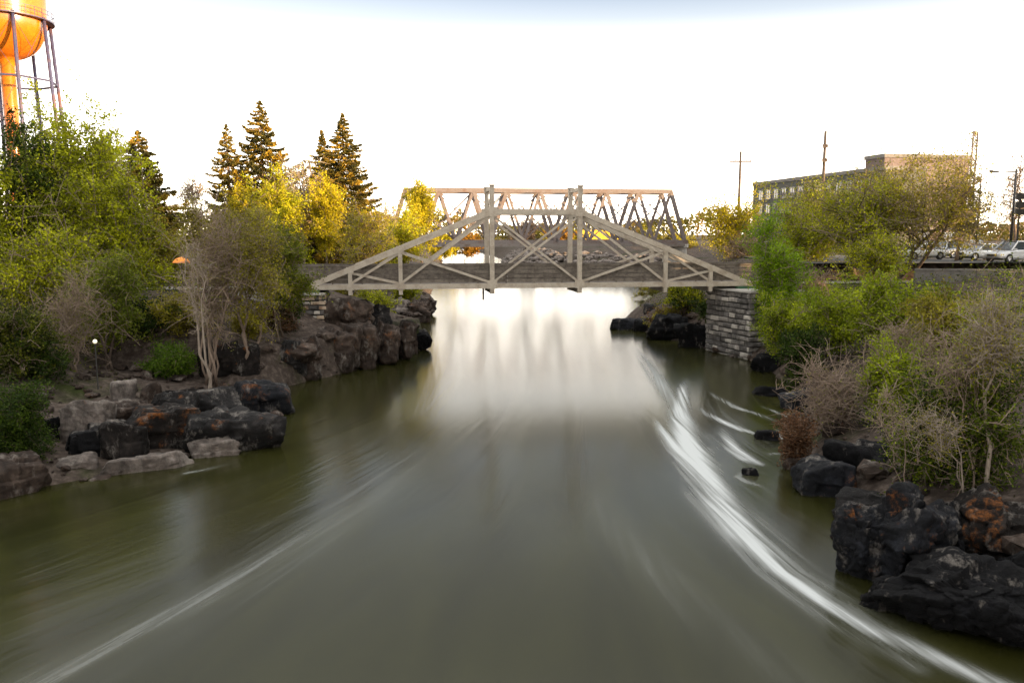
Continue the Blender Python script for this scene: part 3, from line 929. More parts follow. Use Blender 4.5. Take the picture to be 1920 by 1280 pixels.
tree('round dark green bush at the bottom left corner', 38, 29, 722, 880, 66, DARK + [(.06, .11, .01)], (16, .085), (18, 9, 6), .05, 5, None, 'bark', .009, 'round_bush', 'shrub', None, low=.05, up=0, hug=True)
tree('dark reddish bush beside the short stone pier', 528, 50.5, 560, 640, 45, RED + DARK, (11, .11), (12, 7, 5), .05, 4, None, 'bark', .01, 'dark_bush', 'shrub', None, low=.05)
tree('small green bush on the ledge left of the dark reddish bush', 465, 45.5, 585, 640, 35, OLIVE, (10, .10), (9, 6, 5), .04, 4, None, 'bark', .01, 'dark_bush', 'shrub', None, low=.05, hug=True)
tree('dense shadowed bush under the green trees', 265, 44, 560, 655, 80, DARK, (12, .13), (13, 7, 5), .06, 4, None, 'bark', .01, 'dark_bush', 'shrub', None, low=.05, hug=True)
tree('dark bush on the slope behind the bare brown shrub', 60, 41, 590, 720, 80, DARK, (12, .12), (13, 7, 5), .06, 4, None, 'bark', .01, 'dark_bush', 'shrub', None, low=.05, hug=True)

# ---- sunlit trees behind the left end of the bridge
tree('soft yellow tree glowing behind the twiggy trees right of the sparse conifer', 452, 88, 350, 470, 40, YELLOW, (11, .2), (13, 7, 6), .15, group='trees behind the left end of the footbridge')
GY = 'trees behind the left end of the footbridge'
tree('tall pale bare tree glowing between the two pairs of conifers', 562, 86, 262, 480, 48, YELLOW, (1, .2), (15, 8, 7), .2, 1, None, 'bark_pale', .02, 'bare_tree', 'tree', GY, low=.3)
tree('olive green tree right of the tallest conifer', 528, 82, 325, 510, 56, YELLOW[:2] + GREEN[2:], (12, .19), (14, 7, 6), .17, group=GY)
tree('bright yellow sunlit tree in front of the pointed conifer', 608, 84, 318, 500, 44, YELLOW, (12, .2), (14, 7, 6), .17, group=GY)
tree('green tree with dark crooked limbs right beside the sloping chord', 688, 75, 385, 520, 76, OLIVE + YELLOW[1:], (6, .15), (14, 7, 6), .15, group=GY, base_px=655)
tree('low yellow-green tree between the conifer and the railway bridge', 755, 88, 402, 495, 50, YELLOW[:2] + GREEN[2:], (9, .18), (12, 7, 6), .13, group=GY)
tree('yellow tree rising in front of the left end of the railway bridge', 790, 116, 345, 470, 46, YELLOW, (13, .24), (13, 7, 6), .17, group=GY)
tree('faint bare tree left of the railway bridge portal', 728, 112, 375, 470, 30, YELLOW, (1, .2), (12, 7, 6), .13, 1, None, 'bark_pale', .022, 'bare_tree', 'tree', GY)
tree('faint bare twigs left of the sparse conifer', 362, 102, 330, 450, 46, YELLOW, (1, .18), (13, 7, 7), .14, 1, None, 'bark_pink', .022, 'bare_tree', 'tree', GY)
tree('dark green sapling hanging over the cliff below the bridge deck', 700, 68, 530, 600, 50, GREEN, (8, .13), (12, 7, 5), .07, 3, None, 'bark', .013, 'sapling', 'tree', GY, low=.1)
tree('leafy sapling under the bridge deck beside the short stone pier', 640, 64, 530, 590, 40, OLIVE, (7, .13), (10, 6, 5), .07, 3, None, 'bark', .013, 'sapling', 'tree', GY, low=.1)
tree('leafy bush on the far rock outcrop below the deck', 755, 84, 525, 570, 38, GREEN, (10, .15), (10, 6, 5), .06, 3, None, 'bark', .013, 'sapling', 'tree', GY, low=.1)
tree('short olive tree in front of the railway bridge foot', 700, 104, 430, 500, 60, OLIVE, (9, .2), (12, 7, 6), .14, group=GY)

# ---- far trees seen through the trusses
GF = 'far trees seen between the bridge girders'
tree('far orange lit bush low on the bank left of the tall post', 872, 215, 438, 478, 48, [(.22, .10, .01), (.30, .15, .015), (.2, .15, .02)], (8, .4), (11, 7, 5), .12, group=GF)
tree('far grey-brown domed tree between the tall posts', 985, 250, 412, 462, 36, [(.10, .075, .055), (.14, .10, .07)], (8, .45), (12, 7, 5), .3, group=GF)
tree('far orange rounded tree right of the domed tree', 1045, 248, 424, 462, 30, [(.26, .14, .03), (.32, .18, .03)], (9, .45), (11, 7, 5), .25, group=GF)
tree('far yellow-green tree at the left bend of the river', 825, 190, 425, 485, 34, YELLOW, (9, .35), (11, 7, 5), .2, group=GF)
tree('far olive tree behind the right tall post', 1075, 300, 425, 460, 30, OLIVE, (8, .42), (11, 7, 5), .25, group=GF)
tree('far brown tree near the right end of the railway bridge', 1210, 185, 430, 485, 46, OLIVE + BROWNISH, (7, .34), (12, 7, 5), .2, group=GF)
tree('far low green tree left of the yellow roadside tree', 1275, 165, 440, 505, 48, OLIVE, (9, .3), (12, 7, 5), .2, group=GF)

# ---- right bank
GR = 'leafy trees of the right bank'
tree('vivid lime green tree at the right end of the footbridge', 1455, 55.5, 415, 650, 60, VIVID, (14, .13), (18, 8, 6), .12, 3, None, 'bark', group=GR, low=.1, up=.3)
tree('yellow sunlit tree under the pole with a crossarm', 1372, 92, 362, 500, 68, YELLOW, (6, .2), (15, 8, 6), .16, group=GR)
tree('red-brown twiggy tree between the yellow tree and the lime tree', 1400, 84, 430, 520, 52, RED + YELLOW, (3, .15), (14, 8, 6), .1, 3, None, 'bark_pink', .016, 'leafy_tree', 'tree', GR, low=.15)
tree('wide spreading olive tree with crooked dark trunk before the grey building', 1590, 66, 300, 505, 145, GREEN, (6, .16), (17, 8, 7), .24, base_px=1600, group=GR, low=.3, spread=.24)
tree('spreading tree with dark forked limbs before the pink building', 1712, 64, 275, 500, 150, OLIVE, (6, .16), (17, 8, 7), .26, 2, 1690, group=GR, low=.3, spread=.24)
tree('soft green tree screening the windows of the grey office building', 1535, 80, 335, 490, 78, GREEN, (5, .15), (15, 8, 7), .16, group=GR, low=.3)
tree('thin bare-branched tree before the right end of the pink building', 1800, 70, 300, 490, 80, OLIVE, (4, .13), (15, 8, 7), .16, 1, None, 'bark_pink', .016, group=GR, low=.3)
tree('slender twiggy olive tree before the corner where the two buildings meet', 1650, 72, 300, 490, 70, OLIVE, (5, .15), (14, 8, 7), .16, group=GR, low=.3)
tree('lime green bush on the slope under the lime tree', 1505, 50, 545, 640, 60, VIVID, (11, .12), (14, 7, 5), .07, 4, group=GR, low=.1, hug=True)
tree('soft green tree behind the lime tree', 1500, 70, 385, 530, 72, GREEN, (9, .17), (15, 7, 6), .14, group=GR)
tree('bright yellow bush in front of the grey building', 1525, 90, 398, 480, 36, YELLOW, (12, .2), (12, 7, 5), .12, 2, group=GR)
tree('bare pinkish tree at the right frame edge', 1912, 80, 245, 470, 62, YELLOW, (1, .1), (15, 8, 7), .17, 1, None, 'bark_pink', .016, 'bare_tree', 'tree', GR, low=.3)
tree('low green tree at the foot of the spreading trees', 1640, 60, 425, 540, 60, GREEN, (8, .14), (13, 7, 6), .1, 2, group=GR)
tree('tall dense unseen tree added beyond the right edge to shade the spreading trees', 2390, 50, 130, 620, 170, GREEN, (14, .3), (22, 9, 6), .3, group=GR)  # unseen, added to cast shade on the right bank's spreading trees
tree('second tall dense unseen tree added beyond the right edge for shade', 2260, 62, 240, 560, 130, GREEN, (14, .3), (20, 9, 6), .3, group=GR)  # also added out of view as a shade caster
GS = 'shrubs on the right bank slope'
kw = dict(name='bank_shrub', cat='shrub', group=GS, low=.08, hug=True)
tree('deep green shrub beside the tall stone pier', 1465, 52, 550, 690, 62, FRESH, (13, .12), (15, 8, 5), .07, 4, **kw)
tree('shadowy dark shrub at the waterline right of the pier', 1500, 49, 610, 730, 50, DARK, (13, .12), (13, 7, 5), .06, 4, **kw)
tree('yellow-green shrub above the bare thicket', 1560, 50, 535, 680, 70, FRESH, (12, .13), (16, 8, 5), .08, 4, **kw)
tree('brown twig shrub on the slope just right of the vivid lime tree', 1520, 55, 500, 600, 60, BROWNISH, (2, .1), (16, 8, 7), .06, 5, None, 'bark_pink', .013, **kw)
tree('fresh green shrub in the middle of the right bank', 1655, 48, 525, 680, 85, FRESH, (10, .13), (17, 8, 6), .08, 5, **kw)
tree('leafy green shrub below the car park wall', 1745, 50, 530, 660, 80, FRESH, (9, .13), (16, 8, 6), .08, 5, **kw)
tree('tall twiggy green shrub at the right frame edge below the wall', 1870, 42, 515, 740, 95, FRESH, (4, .09), (18, 8, 6), .08, 6, None, 'bark_pink', .012, **kw)
tree('bare grey-brown thicket reaching over the rapids', 1560, 37, 660, 830, 92, BROWNISH, (1, .08), (24, 9, 7), .06, 7, None, 'bark_pink', .011, **dict(kw, name='bare_shrub'))
tree('pale bare shrub in the middle of the slope', 1690, 43, 590, 740, 80, BROWNISH, (2, .09), (20, 9, 7), .06, 6, None, 'bark_pink', .011, **dict(kw, name='bare_shrub'))
tree('rusty dry shrub at the water edge under the bare thicket', 1488, 32.5, 785, 880, 36, RED, (8, .09), (13, 7, 5), .04, 5, None, 'bark_pink', .009, **kw)
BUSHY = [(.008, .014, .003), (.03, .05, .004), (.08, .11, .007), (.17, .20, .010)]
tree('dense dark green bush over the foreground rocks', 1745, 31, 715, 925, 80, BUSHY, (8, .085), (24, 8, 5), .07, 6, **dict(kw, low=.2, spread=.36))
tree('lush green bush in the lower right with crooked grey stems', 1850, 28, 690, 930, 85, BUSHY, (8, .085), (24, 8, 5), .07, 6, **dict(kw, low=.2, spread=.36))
kt = dict(kw, name='leafy_tree', cat='tree', low=.5, hug=False, spread=.26)
tree('sparse green tree with a straight grey trunk at the right foreground', 1860, 22, 545, 715, 85, OLIVE, (3, .07), (15, 8, 7), .075, 1, 1872, 'bark_pale', .008, **kt)
tree('thin arching sapling above the dark boulder', 1735, 21.8, 745, 870, 60, OLIVE, (3, .06), (9, 6, 5), .032, 2, 1808, 'bark_pale', .007, **dict(kt, name='sapling'))
tree('slim budding tree with a thin crooked stem left of the straight grey trunk', 1790, 22.5, 600, 760, 75, FRESH, (2, .055), (11, 7, 6), .045, 2, 1838, 'bark_pink', .007, **kt)
tree('thin leaning sapling with few leaves over the huge boulder', 1668, 22.5, 720, 850, 50, FRESH, (2, .055), (7, 5, 5), .03, 2, 1712, 'bark_pink', .007, **dict(kt, name='sapling'))
tree('light green shrub between the bare thicket and the dense bush', 1660, 36, 660, 800, 60, FRESH, (10, .1), (14, 8, 5), .05, 5, **kw)
tree('olive bush behind the tall twiggy shrub', 1800, 47, 545, 690, 75, OLIVE, (9, .13), (15, 8, 5), .07, 5, **kw)
tree('leafy shrub on the rocky point across the river', 1285, 76, 528, 600, 48, GREEN + DARK, (11, .15), (13, 7, 5), .08, 4, **kw)
tree('dark shrub behind the tall stone pier', 1340, 72, 520, 620, 45, DARK, (12, .15), (12, 7, 5), .08, 4, **kw)
tree('small drooping sprig hanging below the deck', 1195, 110, 532, 562, 30, OLIVE, (6, .16), (8, 5, 5), .05, 2, 1250, 'bark', .016, **dict(kw, base_z=1.0, hug=False))
tree('reddish brown scrub on the rocky point', 1250, 80, 570, 620, 40, RED + OLIVE, (8, .13), (11, 6, 5), .05, 5, **kw)

# ---- undergrowth carpets and the wooded horizon
rs = np.random.RandomState(77)
def carpet(name, label, n, xr_, yr_, test, size, pal, h):
    x = rs.uniform(*xr_, n * 3); y = rs.uniform(*yr_, n * 3)
    dl, dr = shoreL(y) - x, x - shoreR(y)
    dens = fbm(x * .25 + 40, y * .25) + .25
    k = test(x, y, dl, dr) & (rs.rand(n * 3) < np.clip(dens * 1.6, .05, 1))
    x, y = x[k][:n], y[k][:n]
    z = ground(x, y) + rs.rand(len(x)) ** 1.5 * h * (.5 + np.clip(fbm(x * .5, y * .5 + 9) + .5, 0, 1.4))
    P = np.stack([x, y, z], -1)
    cl = ((np.floor(x * 1.2).astype(int) * 7919 + np.floor(y * 1.2).astype(int) * 104729) % 997)
    V, C = leaves(rs, P, size, pal, cl, .5)
    o = link(name, quads_mesh(name, V, C), M['leaf'])
    return props(o, label, 'undergrowth', kind='stuff')
MIX = [(.08, .06, .04), (.03, .04, .008), (.07, .09, .01), (.13, .15, .012), (.15, .12, .06)]
carpet('undergrowth', 'mixed green and brown undergrowth covering both river banks', 110000, (-50, 50), (20, 110),
       lambda x, y, dl, dr: ((dl > 7.5) | (dr > 1.8)) & ~((dl > 0) & (y < 44) & (dl < 9.5)) & ~((dl > 0) & (np.abs(y - 51) < 7) & (dl < 6)) & (np.abs(-(x - BR_C.x) * sa + (y - BR_C.y) * ca - 1.6) > 2.2)
       & ~((x > 22) & (y > 61) & (y < 92)), .16, MIX, 1.0)
carpet('grass_tufts', 'short grass and weeds between the stones of the left bank', 9000, (-32, -8), (24, 62),
       lambda x, y, dl, dr: (dl > 2.2) & (fbm(x * .5, y * .5 + 30) > .12), .09, [(.05, .06, .012), (.09, .11, .015), (.12, .10, .05)], .22)
n_ = 30000
ang = rs.uniform(-.75, .75, n_); rad = rs.uniform(330, 420, n_)
x, y = np.sin(ang) * rad, np.cos(ang) * rad
hh = (7.5 + 7.0 * np.clip(fbm(ang * 24, ang * 0 + 2) + .35, 0, 1.3)) * rs.rand(n_) ** .6
P = np.stack([x, y, 5 + hh], -1)
V, C = leaves(rs, P, 1.5, [(.06, .05, .02), (.10, .09, .02), (.14, .12, .02), (.18, .11, .03)], (np.floor(ang * 90).astype(int) + 200), .7)
props(link('distant_woods', quads_mesh('distant_woods', V, C), M['leaf']), 'low line of distant woods along the horizon', 'woods', kind='stuff')
# ------------------------------------------------------------------ rocks
def rock(label, cx, bot, w, h, mt='basalt', seed=0, zb=0.0, depth=None, box=.55, nplanes=17, sub=5, yaw=None, rough=.07, name='boulder', group=None, sink=.25):
    rnd = random.Random(seed * 31 + 7)
    if zb > .2: sink = .7
    p = onz(cx, bot, zb)
    dist = (p - Vector((0, 0, CAMZ))).length
    al = math.atan2(CAMZ - zb, math.hypot(p.x, p.y))
    wd = w * dist / F
    dp = depth if depth is not None else wd * .75
    ht = max((h * dist / F - dp * math.sin(al) * .75) / math.cos(al), .28 * wd if depth is None else .3)
    fw = Vector((p.x, p.y, 0)).normalized()
    c = Vector((p.x, p.y, zb)) + fw * (dp / 2)
    bm = bmesh.new()
    bmesh.ops.create_icosphere(bm, subdivisions=sub, radius=1.0)
    D = np.array([v.co[:] for v in bm.verts])
    pl = []
    for ax in range(3):
        for s in (-1, 1):
            v = np.zeros(3); v[ax] = s
            v += np.array([rnd.gauss(0, .16) for _ in range(3)])
            pl.append((v / np.linalg.norm(v), rnd.uniform(box, box + .15)))
    for _ in range(nplanes):
        v = np.array([rnd.gauss(0, 1) for _ in range(3)]); pl.append((v / np.linalg.norm(v), rnd.uniform(.68, .95)))
    k = 60.0
    acc = np.full(len(D), math.exp(-k * 1.15))
    for nv, d in pl:
        t = D @ nv
        r = np.where(t > .05, d / np.maximum(t, .05), 9)
        acc += np.exp(-k * np.minimum(r, 4))
    r = -np.log(acc) / k
    V = D * r[:, None]
    lo, hi = V.min(0), V.max(0)
    V = (V - (lo + hi) / 2) / ((hi - lo) / 2)
    dims = np.array([wd / 2, dp / 2, ht / 2 + sink / 2])
    V = V * dims
    so = Vector((seed * 3.1, seed * 1.7, 0))
    sc = 1.0 / max(min(dims), .15)
    am = rough * 1.35 * min(dims)
    out = []
    for q in V:
        v = Vector(q)
        n1 = noise.fractal(v * sc * 1.1 + so, .9, 2.1, 5)
        n2 = abs(noise.noise(v * sc * 2.3 + so * 2))
        st_ = math.sin(v.z * sc * 5 + noise.noise(v * sc + so) * 3)
        cq = Matrix.Rotation(.5 + seed, 3, 'Z') @ (v * sc * 1.05 + so + Vector((n1, n2, n1)) * .10)
        cq.z *= .8
        cl_ = noise.cell(cq) - .5 + .3 * (noise.cell(cq * 2.3) - .5)
        out.append(v * (1 + (cl_ * am * 1.5) / max(v.length, .05) + (n1 * am * .4 - (1 - n2) ** 8 * am * .7 + st_ * am * .12) / max(v.length, .05)))
    for v, q in zip(bm.verts, out): v.co = q
    me = bpy.data.meshes.new(name)
    bm.to_mesh(me); bm.free()
    me.polygons.foreach_set('use_smooth', [True] * len(me.polygons))
    o = link(name, me, M[mt])
    o.location = (c.x, c.y, zb - sink + (ht + sink) / 2)
    o.rotation_euler = (0, 0, (-math.atan2(p.x, p.y) + rnd.uniform(-.12, .12)) if yaw is None else yaw)
    return props(o, label, 'rock', group)

GL1 = 'boulders along the left shore'
rock('big dark rounded boulder with an orange edge, farthest out of the left boulders', 488, 782, 128, 78, 'basalt_blue', 1, 0, 2.4, group=GL1, box=.7)
rock('long sloping grey slab reaching down to the water on the left shore', 437, 858, 190, 95, 'basalt', 2, -.1, 2.6, group=GL1, rough=.09)
rock('pale bleached end of the sloping slab at the water line', 402, 862, 100, 44, 'basalt_pale', 33, -.1, 1.0, group=GL1)
rock('large boulder with an orange lichen patch in the middle of the left shore', 302, 850, 150, 95, 'basalt_rust', 4, .1, 2.2, group=GL1, box=.5)
rock('dark cube-like boulder right of the lichen boulder', 345, 830, 80, 100, 'basalt', 5, .0, 1.6, group=GL1)
rock('tilted boulder with a white stripe across its face', 232, 868, 84, 78, 'basalt_rust', 6, .1, 1.1, group=GL1)
rock('flat pale cracked slab lying in the water', 275, 890, 155, 40, 'basalt_pale', 7, -.1, .9, group=GL1, box=.5)
rock('small pale wedge of stone at the water edge, leftmost of the left shore', 145, 893, 70, 40, 'basalt_pale', 8, -.05, .7, group=GL1)
rock('dark hollowed boulder behind the small pale wedge', 170, 870, 80, 62, 'basalt_dark', 9, .1, 1.3, group=GL1)
rock('pale brown boulder above the dark hollowed boulder', 168, 812, 88, 62, 'basalt_pale', 10, 1.0, 1.1, group=GL1)
rock('flat brown ledge stone at the top of the left boulders', 255, 790, 120, 44, 'basalt_brown', 11, 1.1, 1.8, group=GL1)
rock('low dark rock above the sloping slab', 385, 790, 130, 62, 'basalt', 12, .7, 2.0, group=GL1)
rock('rust-stained rock at the foot of the slim pale tree', 330, 768, 80, 40, 'basalt_rust', 13, 1.1, 1.2, group=GL1)
rock('black rock in the shade at the left frame edge', 95, 850, 80, 70, 'basalt_dark', 14, .3, 1.5, group=GL1)
rock('brown rock in the bottom left corner by the water', 22, 935, 120, 80, 'basalt_brown', 15, 0, 2.0, group=GL1)
rock('orange lichen boulder behind the slim pale tree', 412, 690, 75, 52, 'basalt_rust', 16, 1.4, 1.2, group=GL1)
rock('smaller orange boulder under the forked trunk', 462, 694, 52, 50, 'basalt_rust', 17, 1.2, 1.0, group=GL1)
rock('small round stone on the gravel slope', 232, 745, 46, 30, 'basalt_pale', 18, 1.3, .7, group=GL1, sub=4)
rock('small angular stone right of the round stone', 285, 748, 40, 34, 'basalt_brown', 19, 1.3, .7, group=GL1, sub=4)
rock('grey stone between the ledge stone and the lichen boulder', 205, 835, 70, 44, 'basalt', 20, .6, 1.0, group=GL1, sub=4)

GLC = 'columnar basalt blocks of the left cliff'
kc = dict(group=GLC, name='basalt_block', box=.72, nplanes=8, rough=.09)
rock('low broken basalt block at the near end of the cliff', 500, 722, 95, 62, 'basalt_brown', 41, 0, 2.4, **kc)
rock('basalt block with a chalk-white streak left of the main cliff face', 550, 722, 62, 88, 'basalt', 42, 0, 2.6, **kc)
rock('broad brown main face of the basalt cliff', 625, 702, 118, 100, 'basalt_brown', 43, 0, 3.6, **kc)
rock('dark grey column right of the brown cliff face', 690, 694, 55, 95, 'basalt_brown', 44, 0, 3.0, **kc)
rock('brown column second from the cliff end', 728, 686, 42, 88, 'basalt_brown', 45, 0, 3.0, **kc)
rock('reddish brown column at the outer end of the cliff', 762, 676, 42, 80, 'basalt_brown', 46, 0, 2.6, **kc)
rock('narrow brown column between the chalk-streaked block and the main cliff face', 583, 714, 48, 92, 'basalt_brown', 54, 0, 2.4, **kc)
rock('tall split brown column on the right of the main cliff face', 660, 698, 46, 96, 'basalt_brown', 55, 0, 2.6, **kc)
rock('low mossy brown block at the water under the broken near block', 520, 716, 50, 50, 'basalt_brown', 56, 0, 1.6, **kc)
rock('square brown block stacked behind the main cliff face', 610, 636, 80, 50, 'basalt_brown', 57, 1.6, 2.6, **kc)
rock('round dark boulder ending the left cliff', 793, 658, 36, 42, 'basalt_dark', 47, 0, 1.6, group=GLC, box=.75)
rock('shadowed upper cliff block under the deck', 655, 622, 100, 70, 'basalt_brown', 48, 2.2, 3.0, **kc)
rock('upper brown cliff block right of the short stone pier', 705, 612, 60, 48, 'basalt', 49, 2.4, 2.4, **kc)
rock('knobbly grey outcrop beyond the cliff', 770, 606, 80, 50, 'basalt_brown', 50, 0, 4.0, group=GLC, name='rock_outcrop', rough=.16)
rock('farthest knob of rock reaching into the bright water', 805, 592, 42, 40, 'basalt_brown', 51, 0, 2.5, group=GLC, name='rock_outcrop', rough=.16)
rock('grey upper knob of the outcrop beyond the cliff', 745, 590, 60, 40, 'basalt_pale', 52, 1.4, 3.0, group=GLC, name='rock_outcrop', rough=.16)
rock('flat stone shelf on top of the cliff left of the short pier', 530, 668, 130, 36, 'basalt_brown', 53, 1.7, 3.0, **kc)

GR1 = 'boulders along the right shore'
kr = dict(group=GR1, box=.82, nplanes=20, rough=.11, sub=6)
rock('huge blue-grey boulder with an orange patch in the right foreground', 1668, 1122, 190, 200, 'basalt_blue', 61, -.1, 2.0, **kr)
rock('upright blue-grey slab leaning on the left side of the huge boulder', 1597, 1098, 76, 150, 'basalt_blue', 95, -.1, 1.1, **kr)
rock('dark ledge with orange lichen and a white streak at the right frame edge', 1868, 1062, 190, 130, 'basalt_rust', 62, .5, 2.2, **kr)
rock('lowest black boulder in the bottom right corner', 1800, 1225, 270, 165, 'basalt_dark', 63, -.1, 2.4, **kr)
rock('black wedge between the huge boulder and the lowest boulder', 1690, 1172, 130, 90, 'basalt_dark', 96, -.1, 1.2, **kr)
rock('black rock cut by the right frame edge above the lowest boulder', 1905, 1150, 120, 110, 'basalt_dark', 97, .3, 1.5, **kr)
rock('upright dark block left of the lichen ledge', 1768, 1062, 84, 124, 'basalt_dark', 64, .3, 1.4, **kr)
rock('smooth grey boulder jutting into the river', 1540, 938, 112, 82, 'basalt_blue', 65, -.1, 1.7, group=GR1, box=.6)
rock('dark overhanging boulder with a rust top edge above the jutting boulder', 1615, 908, 150, 92, 'basalt_dark', 66, .3, 2.2, group=GR1)
rock('grey ledge between the overhanging boulder and the huge boulder', 1650, 968, 150, 50, 'basalt', 67, .3, 1.8, group=GR1)
rock('small dark rock alone in the current', 1406, 894, 32, 14, 'basalt_dark', 68, -.05, .35, group=GR1, sub=4, sink=.1)
rock('blue-grey rock in the dark water below the pier', 1492, 772, 62, 46, 'basalt_blue', 69, -.05, 1.2, group=GR1, sub=4)
rock('low wet rock left of the blue-grey rock', 1440, 745, 60, 24, 'basalt_dark', 70, -.05, .9, group=GR1, sub=4)
rock('low wet rock beside the upper rapids', 1440, 828, 50, 26, 'basalt_dark', 71, -.05, .8, group=GR1, sub=4)
rock('dark rock at the foot of the rusty dry shrub', 1490, 885, 50, 34, 'basalt_brown', 72, -.05, .8, group=GR1, sub=4)
rock('dark shoreline rock right of the pier foot', 1440, 700, 64, 40, 'basalt_dark', 73, -.05, 1.5, group=GR1, sub=4)
rock('dark rock under the shadowy shrub', 1512, 812, 60, 40, 'basalt_dark', 74, .0, 1.2, group=GR1, sub=4)
GRP = 'rocks of the point across the river'
rock('flat pale-topped rock at the tip of the rocky point', 1172, 620, 58, 26, 'basalt_blue', 81, -.05, 1.8, group=GRP, sub=4)
rock('low dark rock behind the tip of the rocky point', 1212, 624, 50, 28, 'basalt_dark', 82, -.05, 2.0, group=GRP, sub=4)
rock('big dark rock in the middle of the rocky point', 1248, 640, 80, 60, 'basalt_dark', 83, -.05, 3.0, group=GRP)
rock('dark rock between the point and the tall pier', 1300, 654, 72, 52, 'basalt_dark', 84, -.05, 2.5, group=GRP)
rock('sloping rock rising behind the rocky point', 1245, 606, 80, 42, 'basalt', 85, .6, 3.0, group=GRP)

# loose stones of the shores
rs = np.random.RandomState(9)
bm = bmesh.new()
def stones(n, xr_, yr_, test, smin, smax):
    c = 0
    while c < n:
        x, y = rs.uniform(*xr_), rs.uniform(*yr_)
        dl, dr = float(shoreL(np.array([y]))[0]) - x, x - float(shoreR(np.array([y]))[0])
        if not test(dl, dr, y): continue
        c += 1
        s = smin + (smax - smin) * rs.rand() ** 3
        mtx = Matrix.Translation((x, y, gz(x, y) + s * .12)) @ Matrix.Rotation(rs.uniform(0, 6), 4, 'Z') @ Matrix.Diagonal((s * rs.uniform(.7, 1.3), s * rs.uniform(.6, 1), s * rs.uniform(.35, .6), 1))
        g = bmesh.ops.create_icosphere(bm, subdivisions=2, radius=.6, matrix=mtx)
        for v in g['verts']:
            v.co += Vector((noise.noise(v.co * 2.5 / s), noise.noise(v.co * 2.5 / s + Vector((9, 0, 0))), noise.noise(v.co * 2.5 / s + Vector((0, 9, 0))))) * s * .22
stones(520, (-26, -8), (24, 46), lambda a, b_, y: -.2 < a < 10, .12, .75)
stones(120, (-16, -5), (46, 100), lambda a, b_, y: -.2 < a < 2, .2, .9)
stones(260, (8, 22), (16, 75), lambda a, b_, y: -.3 < b_ < 2.2, .2, 1.0)
me = bpy.data.meshes.new('rubble'); bm.to_mesh(me); bm.free()
props(link('rubble', me, M['basalt_brown']), 'loose grey-brown stones and rubble scattered along both shores', 'rubble', kind='stuff')
# riprap on the far right bank seen under the trusses
bm = bmesh.new()
for i in range(420):
    y = rs.uniform(140, 275); x = float(shoreR(np.array([y]))[0]) + rs.uniform(0, 9)
    s = rs.uniform(.8, 2.2)
    bmesh.ops.create_icosphere(bm, subdivisions=1, radius=.6, matrix=Matrix.Translation((x, y, gz(x, y) + .1)) @ Matrix.Rotation(rs.uniform(0, 6), 4, 'Z') @ Matrix.Diagonal((s, s * .8, s * .6, 1)))
me = bpy.data.meshes.new('riprap'); bm.to_mesh(me); bm.free()
props(link('riprap', me, M['basalt_pale']), 'pale broken stones lining the far river bank beyond the railway bridge', 'rubble', kind='stuff')

# ------------------------------------------------------------------ water tower
M['tank'] = paint('tank_paint', (0.44, 0.12, 0.006), (0.34, 0.08, 0.005), 0.24, 0.25, .5, .8)
M['tower_leg'] = paint('tower_leg_paint', (0.04, 0.04, 0.085), (0.12, 0.05, 0.03), 0.5, 0.4)
TY = 165.0
TS = TY / 95.0
tc0 = at(12, 100, TY)
TX = tc0.x
tb = gz(TX, TY)
wt = thing('water_tower', 'orange water tower with a bowl-bottomed tank on thin splayed legs', 'water tower', (TX, TY, tb))
wt.scale = (TS, TS, TS)
zbal = (at(12, 40, TY).z - tb) / TS
TRr = 4.3
k = MB()
prof = [(0.9, zbal - 4.6)] + [(TRr * math.sin(a), zbal - 4.3 * math.cos(a)) for a in np.linspace(.22, math.pi / 2, 10)] + [(TRr, zbal + 5.5)] + [(TRr * math.cos(a), zbal + 5.5 + 3.6 * math.sin(a)) for a in np.linspace(.15, math.pi / 2 - .01, 8)]
k.lathe((0, 0, 0), prof, 48)
k.build('tank', M['tank'], wt, smooth=True)
k = MB(); k.lathe((0, 0, 0), [(1.0, -.3), (1.0, .4), (.78, .8), (.78, zbal - 4.9), (1.0, zbal - 4.4)], 24)
for j in range(6): k.lathe((0, 0, 0), [(.80, 2.5 + j * 3.4), (.82, 2.55 + j * 3.4), (.82, 2.65 + j * 3.4), (.80, 2.7 + j * 3.4)], 24)
k.build('riser_pipe', M['tank'], wt, smooth=True)
RB0, RB1 = 6.1, TRr + .35
for i in range(8):
    a = R(-3 + 45 * i)
    k = MB()
    k.tube([(RB0 * math.cos(a), RB0 * math.sin(a), -.3), (RB1 * math.cos(a), RB1 * math.sin(a), zbal + .3)], .20, 8)
    k.build('leg', M['tower_leg'], wt, smooth=True)
def ring(name, z, r, th, m):
    k = MB()
    for i in range(8):
        a, b_ = R(-3 + 45 * i), R(42 + 45 * i)
        k.tube([(r * math.cos(a), r * math.sin(a), z), (r * math.cos(b_), r * math.sin(b_), z)], th, 6)
    return k.build(name, m, wt)
for zz in (zbal - 6.6, zbal - 15.5):
    rr_ = RB0 + (RB1 - RB0) * (zz / zbal)
    ring('ring_strut', zz, rr_, .13, M['tower_leg'])
k = MB()
for z0, z1 in ((0.5, zbal - 15.5), (zbal - 15.5, zbal - 6.6), (zbal - 6.6, zbal - .3)):
    for i in range(8):
        a, b_ = R(-3 + 45 * i), R(42 + 45 * i)
        r0, r1 = RB0 + (RB1 - RB0) * z0 / zbal, RB0 + (RB1 - RB0) * z1 / zbal
        k.tube([(r0 * math.cos(a), r0 * math.sin(a), z0), (r1 * math.cos(b_), r1 * math.sin(b_), z1)], .022, 4)
        k.tube([(r0 * math.cos(b_), r0 * math.sin(b_), z0), (r1 * math.cos(a), r1 * math.sin(a), z1)], .022, 4)
k.build('brace_rods', M['tower_leg'], wt)
k = MB()
